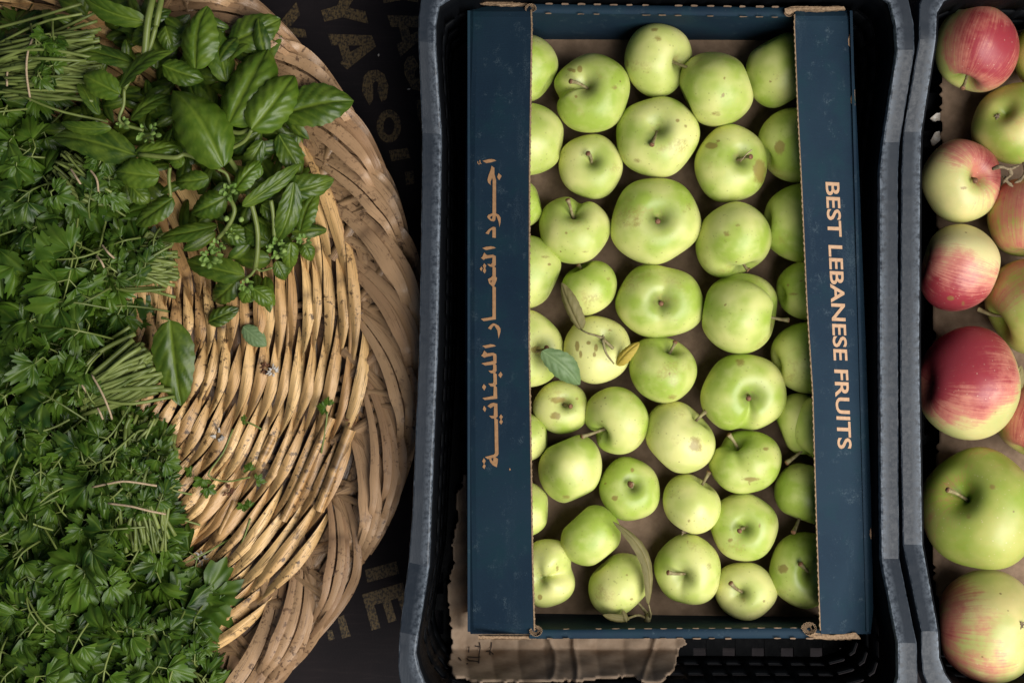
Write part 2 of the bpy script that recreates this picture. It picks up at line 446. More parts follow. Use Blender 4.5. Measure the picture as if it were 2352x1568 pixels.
# ================================================================== CRATES
def make_crate(stations, floor_z, ctr, label, group):
    base = P(ctr[0], ctr[1], 0.0)
    root = empty('plastic_crate', base, label, 'crate', group)
    st = []
    n = len(stations)
    # densify each span
    for i in range(n):
        a = stations[i]; b = stations[(i + 1) % n]
        d = math.hypot(b[0] - a[0], b[1] - a[1]); k = max(1, int(d / 10))
        for j in range(k):
            t = j / k; st.append([a[q] * (1 - t) + b[q] * t for q in range(5)])
    n = len(st)
    prof_rim = []
    for ox, oy, ix, iy, z in st:
        O = P(ox, oy, z); I = P(ix, iy, z)
        u = nrm(I - O); jit = 0.00025
        r = 0.0012
        pts = [O + [0, 0, -0.020], O + [0, 0, -r], O + u * r * 0.3 + [0, 0, -r * .3], O + u * r, O * 0.5 + I * 0.5 + [0, 0, -0.0003], I - u * r * 1.4, I - u * r * .35 + [0, 0, -r * .3],
               I + [0, 0, -r * 1.2], I + u * 0.0006 + [0, 0, -0.006]]
        prof_rim.append(pts)
    k = len(prof_rim[0]); V = np.array(prof_rim).reshape(-1, 3)
    V += rng.normal(0, 0.00012, V.shape)
    edge = np.tile([0, .1, .3, 0, 0, 0.5, 1, 1, .3], n)
    F = []
    for j in range(n):
        j2 = (j + 1) % n
        for i in range(k - 1): F.append((j * k + i, j2 * k + i, j2 * k + i + 1, j * k + i + 1))
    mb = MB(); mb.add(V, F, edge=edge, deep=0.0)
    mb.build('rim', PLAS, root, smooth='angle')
    # wall with slots
    wall = MB(); rows = np.array([0.0, 0.14, 0.20, 0.36, 0.42, 0.58, 0.64, 0.80, 0.86, 1.0])
    top = np.array([P(s[2], s[3], s[4] - 0.006) for s in st]); cc = base[:2]
    bot = np.array([P(s[2], s[3], floor_z) for s in st])
    for i in range(n):
        c0 = top[i].copy(); q = c0[:2] - cc; c = c0[:2] - q / np.linalg.norm(q) * 0.012
        bot[i][:2] = c
    arc = np.concatenate([[0], np.cumsum(np.linalg.norm(np.diff(top[:, :2], axis=0), axis=1))])
    V = np.array([[top[i] * (1 - t) + bot[i] * t for t in rows] for i in range(n)]).reshape(-1, 3); kk = len(rows); F = []
    for j in range(n):
        j2 = (j + 1) % n
        cell = (arc[j] % 0.0205) / 0.0205
        for i in range(kk - 1):
            if i in (1, 3, 5, 7) and i != 1 and cell > 0.25: continue
            F.append((j * kk + i, j2 * kk + i, j2 * kk + i + 1, j * kk + i + 1))
    wall.add(V, F, edge=0.0, deep=1.0)  # deep: interior shade carried by the plastic's colour
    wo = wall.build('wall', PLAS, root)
    so = wo.modifiers.new('thick', 'SOLIDIFY'); so.thickness = 0.0025; so.offset = 0
    # floor grid
    fl = MB(); x0, y0 = bot[:, 0].min(), bot[:, 1].min(); x1, y1 = bot[:, 0].max(), bot[:, 1].max()
    pitch = 0.0285; bw = 0.016
    def bar(xa, ya, xb, yb, zt, h):
        z0 = zt - h
        V = [(xa, ya, z0), (xb, ya, z0), (xb, yb, z0), (xa, yb, z0), (xa, ya, zt), (xb, ya, zt), (xb, yb, zt), (xa, yb, zt)]
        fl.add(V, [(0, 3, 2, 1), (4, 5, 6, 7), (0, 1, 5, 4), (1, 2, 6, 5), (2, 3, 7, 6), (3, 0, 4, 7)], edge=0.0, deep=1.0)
    x = x0 + 0.01
    i = 0
    while x < x1:
        bar(x, y0, x + (0.016 if i % 5 == 0 else bw), y1, floor_z, 0.005); x += pitch; i += 1
    y = y0 + 0.01; i = 0
    while y < y1:
        bar(x0, y, x1, y + (0.014 if i % 4 == 0 else bw), floor_z - 0.0006, 0.0044); y += pitch * 1.3; i += 1
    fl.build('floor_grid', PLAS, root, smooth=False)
    return root

ZC, ZM = 0.165, 0.137
crateM = make_crate([
    (917, 1451, 959, 1459, ZC), (914.6, 1526, 954, 1501, ZC), (916, 1550, 961, 1535, ZC), (920, 1568, 974, 1568, ZC), (935, 1610, 1000, 1600, ZC), (975, 1650, 1040, 1616, ZC), (1060, 1668, 1080, 1622, ZC),
    (1300, 1668, 1300, 1622, ZC), (1700, 1668, 1700, 1622, ZC), (1980, 1668, 1975, 1622, ZC), (2060, 1650, 2020, 1610, ZC), (2098, 1610, 2052, 1588, ZC), (2108, 1568, 2063, 1555, ZC), (2106, 1476, 2062, 1476, ZC),
    (2066, 1283, 2025, 1283, ZM), (2064, 1100, 2023, 1100, ZM), (2063, 784, 2021, 784, ZM), (2063, 392, 2021, 392, ZM), (2067, 327, 2028, 327, ZM), (2101, 115, 2061, 115, ZC), (2099, 55, 2057, 55, ZC), (2087, 0, 2044, 5, ZC),
    (2050, -45, 2012, -22, ZC), (1960, -66, 1950, -30, ZC), (1500, -66, 1500, -30, ZC), (1120, -66, 1110, -30, ZC), (1010, -50, 1045, -14, ZC), (968, -10, 1008, 12, ZC), (961, 40, 1000, 55, ZC), (960.7, 95, 999.5, 100, ZC),
    (969, 305, 1013, 308, ZM), (969, 392, 1012, 392, ZM), (963, 784, 1004.5, 784, ZM), (947, 1176, 989.5, 1176, ZM), (938, 1290, 985, 1301, ZM)],
    0.022, (1520, 784), 'black plastic crate holding the blue carton of green apples', 'plastic fruit crates')
crateR = make_crate([
    (2116, 1449, 2155, 1449, ZC), (2116, 1500, 2158, 1510, ZC), (2120, 1545, 2170, 1545, ZC), (2140, 1600, 2190, 1575, ZC), (2185, 1635, 2230, 1597, ZC), (2260, 1648, 2280, 1603, ZC),
    (2700, 1648, 2700, 1603, ZC), (3150, 1648, 3130, 1603, ZC), (3220, 1600, 3180, 1570, ZC), (3240, 1500, 3195, 1500, ZC), (3230, 784, 3190, 784, ZM), (3240, 100, 3195, 100, ZC), (3210, -20, 3170, 0, ZC), (3150, -66, 3120, -24, ZC),
    (2700, -66, 2700, -24, ZC), (2300, -66, 2290, -24, ZC), (2180, -60, 2215, -20, ZC), (2130, -30, 2170, 0, ZC), (2112, 10, 2153, 30, ZC), (2111, 90, 2150, 92, ZC), (2075, 303, 2117, 303, ZM),
    (2071, 392, 2114, 392, ZM), (2068, 784, 2112, 784, ZM), (2068, 920, 2113, 920, ZM), (2074, 1250, 2119, 1250, ZM)],
    0.022, (2650, 784), 'black plastic crate at the right edge holding red and green apples', 'plastic fruit crates')

# ---- crumpled cardboard under the carton
def torn(poly, amp, step, seed):
    r = random.Random(seed); out = []
    n = len(poly)
    for i in range(n):
        a = poly[i]; b = poly[(i + 1) % n]; d = math.hypot(b[0] - a[0], b[1] - a[1]); k = max(1, int(d / step))
        for j in range(k):
            t = j / k; out.append((a[0] * (1 - t) + b[0] * t + r.uniform(-amp, amp), a[1] * (1 - t) + b[1] * t + r.uniform(-amp, amp)))
    return out
def sheet(poly, zf, step, name, mat, parent=None, loc=None, th=0.002):
    xs = [p[0] for p in poly]; ys = [p[1] for p in poly]
    X = np.arange(min(xs), max(xs) + step, step); Y = np.arange(min(ys), max(ys) + step, step)
    mb = MB(); idx = {}; V = []; F = []
    inside = {}
    for j, y in enumerate(Y):
        for i, x in enumerate(X): inside[i, j] = inpoly(x, y, poly)
    def vid(i, j):
        if (i, j) not in idx:
            idx[i, j] = len(V); V.append(P(X[i], Y[j], zf(X[i], Y[j])))
        return idx[i, j]
    for j in range(len(Y) - 1):
        for i in range(len(X) - 1):
            c = [(i, j), (i, j + 1), (i + 1, j + 1), (i + 1, j)]
            q = [p for p in c if inside[p]]
            if len(q) >= 3: F.append(tuple(vid(*p) for p in q))
    mb.add(V, F)
    o = mb.build(name, mat, parent, loc=loc)
    so = o.modifiers.new('thick', 'SOLIDIFY'); so.thickness = th; so.offset = -1
    return o
def zsheet(x, y):
    a = 0.0030 * (abs(math.sin(x * 0.052 + 0.7 * math.sin(y * 0.018) + 0.3)) ** 0.6) + 0.003 * math.sin(x * 0.021 + y * 0.004)
    b = 0.004 * math.exp(-((x - 1262 - 14 * math.sin(y * .03)) / 6) ** 2) + 0.005 * math.exp(-((x - 1322 - 4 * math.sin(y * .05)) / 5) ** 2) + 0.004 * math.exp(-((x - 1472 + (y - 1568) * 0.35) / 5) ** 2)
    e = 0.010 * max(0, (1075 - x) / 45) ** 1.5
    under = max(0, min(1, (1468 - y) / 30)) if x > 1078 else 0
    e += 0.00112 * max(0, y - 1490)
    return min(0.029 + a + b + 0.0012 * math.sin(y * .13 + x * .05) + e, 0.0395 if under else 0.115)
cpoly = torn([(1066, 1085), (1062, 1120), (1050, 1125), (1045, 1160), (1052, 1190), (1038, 1250), (1040, 1290), (1032, 1330), (1025, 1370), (1035, 1420), (1038, 1480), (1030, 1520), (1038, 1549), (1096, 1566), (1258, 1564), (1321, 1563), (1378, 1555),
              (1452, 1553), (1495, 1572), (1518, 1570), (1553, 1528), (1560, 1490), (1577, 1478), (1565, 1440), (1400, 1380), (1150, 1100)], 3.0, 7, 3)
cs_loc = P(1300, 1500, 0.028)
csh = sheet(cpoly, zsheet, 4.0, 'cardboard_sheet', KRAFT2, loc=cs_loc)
props(csh, 'torn crumpled brown cardboard sheet lying under the blue carton', 'cardboard')
ik = MB()
z4 = lambda x, y: ((1560 + x / 2.296) / 1.7415, (2048 + y / 2.296) / 1.7415)
for s_ in ([(705, 1338), (730, 1362), (760, 1360), (820, 1370)], [(822, 1190), (828, 1240), (818, 1300), (815, 1385)], [(780, 1225), (830, 1235)], [(710, 1325), (790, 1330), (830, 1325)], [(932, 1190), (930, 1230), (915, 1275), (918, 1310)], [(880, 1275), (915, 1270), (950, 1302)], [(725, 1230), (722, 1285)], [(700, 1390), (718, 1385)], [(630, 1330), (655, 1360)]):
    decal(ik, [stroke(s_, 11)], z4, lambda x, y: zsheet(x, y), 0.0012)
ik.build('handwriting', INK, csh, smooth=False)

# liner inside the right crate
zl = lambda x, y: 0.045 + 0.002 * math.sin(x * .03 + y * .011) + 0.0015 * math.sin(y * .05)
lpoly = torn([(2156, 190), (2160, 330), (2148, 380), (2150, 560), (2140, 700), (2146, 860), (2152, 980), (2140, 1150), (2142, 1330), (2175, 1480), (2190, 1560), (3100, 1560), (3100, 60), (2330, 60), (2200, 70)], 3.5, 9, 5)
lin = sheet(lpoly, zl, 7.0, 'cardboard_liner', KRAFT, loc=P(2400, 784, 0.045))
props(lin, 'brown cardboard liner with a torn edge beneath the red and green apples', 'cardboard')
fl_ = MB()
for pts in ([(2160, 258), (2148, 262), (2137, 272), (2146, 279), (2160, 276)], [(2158, 300), (2146, 306), (2139, 322), (2142, 336), (2152, 330), (2160, 322)]):
    slab(fl_, torn(pts, 1.2, 4, 8), lambda x, y: 0.05, 0.0015)
fl_.build('torn_paper', WHITE, lin)

# ================================================================== CARTON
ZF, ZT = 0.045, 0.123
cbase = P(1530, 740, 0.042)
carton = empty('cardboard_carton', cbase, 'open navy blue cardboard carton printed with arabic and english lettering', 'carton')
def lerp_tab(tab, y):
    ys = [t[0] for t in tab]; xs = [t[1] for t in tab]; return float(np.interp(y, ys, xs))
LO = [(15, 1077), (60, 1077), (200, 1072), (392, 1069), (784, 1069), (1176, 1072), (1300, 1074), (1440, 1077), (1455, 1081)]
LI = [(15, 1219), (60, 1221), (392, 1216), (784, 1215), (1100, 1220), (1300, 1223), (1440, 1227), (1455, 1227)]
RO = [(25, 1953), (60, 1956), (240, 1966), (392, 1973), (800, 1989), (1176, 2002), (1400, 2006), (1455, 2000)]
RI = [(25, 1826), (60, 1825), (260, 1833), (392, 1840), (700, 1854), (900, 1867), (1176, 1875), (1440, 1884), (1455, 1886)]
def zL(x, y):
    t = (x - 1070) / 150; return 0.108 + 0.020 * t + 0.0012 * math.sin(y * 0.012 + 1) * t - 0.004 * max(0, (1090 - x) / 20) ** 2 - 0.006 * max(0, (35 - y) / 22) ** 2 - 0.006 * max(0, (y - 1430) / 22) ** 2 - 0.0005 * math.exp(-((y - 800) / 14) ** 2)
def zR(x, y):
    xi = lerp_tab(RI, y); xo = lerp_tab(RO, y); t = (xo - x) / (xo - xi); return 0.112 + 0.018 * t + 0.001 * math.sin(y * 0.010) * t - 0.003 * max(0, (xo - x < 12) * (12 - (xo - x)) / 12) ** 2 - 0.006 * max(0, (45 - y) / 22) ** 2
def flap(ti, to, y0, y1, zf, name):
    mb = MB(); nx, ny = 15, 120
    Vt = []; raw = []
    for j in range(ny):
        y = y0 + (y1 - y0) * j / (ny - 1); a = lerp_tab(to, y); b = lerp_tab(ti, y)
        for i in range(nx):
            x = a + (b - a) * i / (nx - 1); Vt.append(P(x, y, zf(x, y)))
    Vt = np.array(Vt); Vb = Vt - [0, 0, 0.0028]
    F = gridF(nx, ny); n = len(Vt)
    F2 = [tuple(i + n for i in f)[::-1] for f in F]; bor = []
    for j in range(ny - 1): bor += [(j * nx, (j + 1) * nx, (j + 1) * nx + n, j * nx + n), (j * nx + nx - 1 + n, (j + 1) * nx + nx - 1 + n, (j + 1) * nx + nx - 1, j * nx + nx - 1)]
    for i in range(nx - 1): bor += [(i + 1, i, i + n, i + 1 + n), ((ny - 1) * nx + i, (ny - 1) * nx + i + 1, (ny - 1) * nx + i + 1 + n, (ny - 1) * nx + i + n)]
    mb.add(np.vstack([Vt, Vb]), list(F) + F2 + bor, raw=0.0)
    o = mb.build(name, BOARD_L, carton, smooth=False)
    # fluted raw edge
    eb = MB(); ny2 = 700; V = []
    for j in range(ny2):
        y = y0 + 8 + (y1 - y0 - 16) * j / (ny2 - 1); b = lerp_tab(ti, y); sgn = 1 if b > lerp_tab(to, y) else -1
        wv = 0.8 * math.sin(j * 0.9) + rng.uniform(-0.5, 0.5)
        for (dx, dz) in ((-1.0, 0.0002), (1.4 + wv, 0.0003), (2.4 + wv, -0.0010), (1.6 - wv, -0.0022), (-1.0, -0.0030)):
            V.append(P(b + sgn * dx, y, zf(b, y) + dz))
    eb.add(V, gridF(5, ny2))
    eb.build('raw_edge', KEDGE, o, smooth=False)
    return o
flapL = flap(LI, LO, 15, 1455, zL, 'flap')
flapR = flap(RI, RO, 25, 1455, zR, 'flap')

# arabic lettering
ar = MB()
A1 = lambda y0: (lambda x, y: ((1880 + x / 5.228) / 1.7415, (y0 + y / 5.228) / 1.7415))
def D(loops, y0): decal(ar, loops, A1(y0), zL, 0.0005)
D([[(262, 125), (340, 172), (430, 158), (552, 122), (505, 95), (450, 87), (380, 92)]], 620)
D([stroke([(163, 135), (163, 170), (188, 198), (212, 172), (206, 110)], 17)], 620); D([stroke([(208, 150), (235, 192)], 12)], 620)
D([[(450, 228), (510, 270), (510, 400), (545, 530), (545, 1225), (600, 1250), (640, 1310), (640, 1400), (615, 1510), (600, 1400), (555, 1280), (540, 1270), (530, 1360), (500, 1392), (440, 1380), (380, 1330), (360, 1290), (385, 1250), (470, 1220), (475, 520), (462, 480), (430, 560), (430, 610), (440, 635), (380, 580), (365, 520), (390, 420), (430, 320)],
   [(470, 1270), (430, 1290), (420, 1320), (455, 1345), (470, 1310)]], 620)
D([[(598, 378), (662, 440), (612, 530), (568, 465)]], 620)
D([[(322, 172), (390, 92), (480, 38), (520, 42), (540, 60), (540, 270), (468, 262), (470, 110), (455, 95), (420, 130), (390, 198)]], 900)
D([[(255, 483), (335, 525), (540, 482), (500, 455), (430, 445), (340, 455)]], 900)
D([[(297, 575), (355, 632), (480, 620), (540, 650), (540, 840), (505, 868), (540, 890), (540, 1080), (563, 1105), (555, 1160), (510, 1270), (505, 1285), (540, 1300), (540, 1971), (460, 1981), (285, 2009), (228, 1959), (460, 1921), (470, 1899),
    (470, 1285), (400, 1220), (375, 1130), (440, 1095), (470, 1060), (470, 880), (410, 865), (358, 815), (440, 820), (465, 790), (470, 680), (320, 705), (290, 732), (228, 688), (262, 660)], [(455, 1155), (430, 1160), (432, 1208), (445, 1208)]], 900)
D([[(297, 800), (340, 845), (318, 905), (340, 950), (308, 1015), (268, 965), (290, 905), (268, 855)]], 900)
D([[(238, 868), (265, 905), (238, 968), (205, 918)]], 900)
D([[(375, 795), (430, 730), (480, 695), (520, 700), (600, 745), (640, 810), (635, 880), (598, 1015), (575, 850), (515, 745), (485, 750), (440, 828)]], 1160)
D([[(258, 120), (325, 168), (545, 125), (500, 95), (430, 85)]], 1360)
D([[(297, 215), (360, 275), (480, 262), (545, 290), (555, 340), (553, 480), (525, 498), (553, 520), (556, 640), (525, 680), (558, 710), (563, 920), (530, 948), (563, 985), (570, 1222), (310, 1250), (258, 1208), (490, 1165), (497, 970), (430, 965), (382, 905), (475, 905), (492, 870),
    (487, 690), (435, 688), (382, 635), (470, 635), (484, 600), (484, 510), (320, 530), (238, 485), (487, 435), (482, 320), (335, 352), (300, 368), (232, 322), (265, 290)]], 1360)
D([[(640, 658), (680, 720), (640, 790), (590, 728)]], 1360); D([[(288, 915), (338, 970), (300, 1055), (253, 985)]], 1360)
D([[(365, 122), (430, 68), (490, 52), (572, 72), (578, 340), (540, 380), (582, 405), (590, 800), (597, 1120), (575, 1165), (530, 1185), (585, 1225), (580, 1290), (560, 1400), (480, 1360), (420, 1290), (400, 1225), (370, 1228), (312, 1185), (420, 1155), (500, 1135), (522, 1100), (510, 400), (500, 382), (450, 375), (398, 325), (497, 325), (503, 120), (430, 165)],
   [(440, 1215), (490, 1200), (485, 1280), (465, 1265)]], 1600)
D([[(292, 115), (340, 175), (315, 245), (268, 190)]], 1600)
D([[(645, 293), (688, 345), (655, 408), (690, 445), (652, 508), (612, 458), (640, 405), (612, 350)]], 1600)
D([[(288, 1205), (330, 1265), (298, 1335), (328, 1365), (300, 1440), (260, 1390), (290, 1330), (256, 1275)]], 1600)
for (x, y) in [(795, 1420), (830, 1415)]: D([[(x, y), (x + 22, y + 30), (x + 5, y + 60), (x - 12, y + 25)]], 1600) if x > 800 else None
ar.build('arabic_lettering', PRINT, flapL, smooth=False)

# english lettering
cu = bpy.data.curves.new('t', 'FONT'); cu.body = 'BEST LEBANESE FRUITS'; cu.size = 1; cu.offset = 0.018; cu.space_character = 1.0; cu.resolution_u = 4
to = bpy.data.objects.new('t', cu); COL.objects.link(to)
dg = bpy.context.evaluated_depsgraph_get(); tm = bpy.data.meshes.new_from_object(to.evaluated_get(dg))
tv = np.array([v.co[:] for v in tm.vertices]); tf = [tuple(p.vertices) for p in tm.polygons]
bpy.data.objects.remove(to); bpy.data.curves.remove(cu); bpy.data.meshes.remove(tm)
x0, x1 = tv[:, 0].min(), tv[:, 0].max(); y0, y1 = np.percentile(tv[:, 1], 2), tv[:, 1].max()
V = []
for q in tv:
    s = (q[0] - x0) / (x1 - x0); t = (q[1] - y0) / (y1 - y0)      # s along, t up the letter
    yy = 418 + 612 * s; xb = 1896 + 28.5 * s; xx = xb + 32 * t
    V.append(P(xx, yy + 0.04 * 32 * t, zR(xx, yy) + 0.0005))
en = MB(); F = []
for f in tf:
    n = np.cross(V[f[1]] - V[f[0]], V[f[2]] - V[f[0]]); F.append(f if n[2] > 0 else f[::-1])
en.add(V, F); 
en.build('english_lettering', PRINTR, flapR, smooth=False)
lg = MB(); idt = lambda x, y: (x, y)
for pts in ([(1956, 74), (1951, 80), (1948, 92), (1949, 104), (1953, 110), (1957.5, 112), (1957, 92)], [(1963.5, 206), (1957, 212), (1954, 226), (1955, 238), (1961, 243), (1964, 243), (1964, 224)], [(2000, 1211), (1998, 1218), (1998, 1230), (2001, 1240), (2002, 1226)]):
    lg = MB(); decal(lg, [pts], idt, zR, 0.0005); lg.build('emblem_print', PRINTR, flapR, smooth=False)
for pts in ([(1957.5, 88), (1954, 94), (1955, 102), (1958, 104)], [(1963.5, 222), (1960, 228), (1961, 236), (1964, 237)]):
    lg = MB(); decal(lg, [pts], idt, zR, 0.0009); lg.build('emblem_leaf', DSPOT, flapR, smooth=False)

# end walls
def endwall(pin, pout, pfloor, xs, ysgn):
    """pin/pout: y of inner / outer top edge as (x, y) pairs; pfloor: y of the foot"""
    mb = MB(); nx = 60; V = []
    for i in range(nx):
        x = xs[0] + (xs[1] - xs[0]) * i / (nx - 1); yi = np.interp(x, *zip(*pin)); yo = np.interp(x, *zip(*pout)); yf = np.interp(x, *zip(*pfloor))
        yi += 0.5 * math.sin(x * .02); zt = ZT - 0.001 + 0.0008 * math.sin(x * 0.013)
        m_ = (yi + yo) / 2
        V += [P(x, yf, ZF), P((x), yf * .5 + yi * .5, ZF * .5 + ZT * .5 - 0.003), P(x, yi, zt - 0.002), P(x, yi + (yo - yi) * .08, zt), P(x, m_, zt + 0.0003), P(x, yo - (yo - yi) * .08, zt), P(x, yo, zt - 0.002), P(x, yo, 0.044)]
    mb.add(V, gridF(8, nx), raw=0.0)
    o = mb.build('end_wall', BOARD_L, carton)
    for edge, dz in ((pin, .12), (pout, .02)):
        x = xs[0] + 40; k = 0
        while x < xs[1] - 35:
            if random.random() < .18: x += 37.2; continue
            y = float(np.interp(x, *zip(*edge))); L = random.uniform(14, 20); h = random.uniform(0.9, 3.4) * (1.0 if edge is pout else 0.75)
            s = ysgn if edge is pout else ysgn * 0.6
            q = [(x, y), (x + 2, y - s * h * .8), (x + L * .5, y - s * h), (x + L - 2, y - s * h * .8), (x + L, y), (x + L - 2, y + s * 1.2), (x + 2, y + s * 1.2)]
            dm = MB(); slab(dm, torn(q, .5, 4, int(x)), lambda a, b: ZT + 0.0012, 0.0014)
            dm.build('perforation', KRAFT, o, smooth=False)
            x += 37.2
    return o
endwall([(1235, 31), (1796, 40)], [(1235, 9), (1796, 17)], [(1235, 91), (1850, 93)], (1212, 1842), 1)
endwall([(1235, 1444), (1785, 1441)], [(1235, 1466), (1785, 1465)], [(1225, 1408), (1870, 1416)], (1216, 1888), -1)
sw = MB()
for (xa, xb) in ((1074, 1080), (1990, 1996)):
    sw = MB()
    ya, yb = 25, 1450
    sh = (lambda y: (y - 25) / 1425 * 0) if xa < 1500 else (lambda y: -38 * (1 - (y - 25) / 1425))
    V = []
    for y in np.linspace(ya, yb, 20):
        for (x, z) in ((xa, 0.044), (xa, 0.116), (xb, 0.116), (xb, 0.044)): V.append(P(x + sh(y), y, z))
    sw.add(V, gridF(4, 20, True), raw=0.0)
    sw.build('side_wall', BOARD_L, carton, smooth=False)
fb = MB(); V = [P(x, y, z) for z in (ZF, 0.042) for (x, y) in ((1076, 84), (1076, 1418), (1992, 1424), (1955, 84))]
fb.add(V, [(0, 1, 2, 3), (7, 6, 5, 4), (0, 4, 5, 1), (1, 5, 6, 2), (2, 6, 7, 3), (3, 7, 4, 0)])
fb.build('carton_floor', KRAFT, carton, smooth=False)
# corner tabs: raw corrugated board ends
def tab(poly, z, th, seed, tone=0.0):
    mb = MB(); slab(mb, torn(poly, 0.9, 6, seed), lambda x, y: z + 0.0006 * math.sin(x * .2), th); return mb
for i, (poly, z) in enumerate([([(1094, 0), (1160, 3), (1212, 9), (1212, 15), (1150, 13), (1094, 8)], 0.122), ([(1803, 20), (1818, 15), (1938, 15), (1942, 22), (1880, 26), (1830, 24), (1812, 34), (1803, 30)], 0.127),
                               ([(1098, 1459), (1220, 1459), (1236, 1461), (1230, 1467), (1160, 1469), (1098, 1467)], 0.120), ([(1862, 1446), (1870, 1452), (1910, 1458), (1966, 1452), (1978, 1467), (1920, 1469), (1868, 1465), (1850, 1456)], 0.122)]):
    tab(poly, z, 0.004, i + 20).build('corner_tab', KEDGE, carton, smooth=False)
for i, (cx, cy, r, an) in enumerate([(1219, 20, 12.5, 0.3), (1231, 1448, 14, -0.4), (1812, 30, 10, 0.2), (1858, 1443, 17, -0.5)]):
    mb = MB()
    for k in range(5):       # rolled, fluted layers standing on end
        rr = r * (1 - 0.17 * k); n = 40; a0 = random.uniform(0, 6)
        V = []
        for j in range(n):
            th = a0 + j / (n - 1) * 5.2; w_ = rr * (1 + 0.07 * math.sin(j * 2.1))
            for dr, dz in ((-0.6, -0.012), (-0.6, 0), (0.6, 0), (0.6, -0.012)):
                q = w_ + dr
                V.append(P(cx + q * math.cos(th), cy + q * math.sin(th) * 0.85, 0.1265 + dz - 0.001 * k))
        mb.add(V, gridF(4, n))
    mb.build('corner_fold', KEDGE, carton, smooth=False)

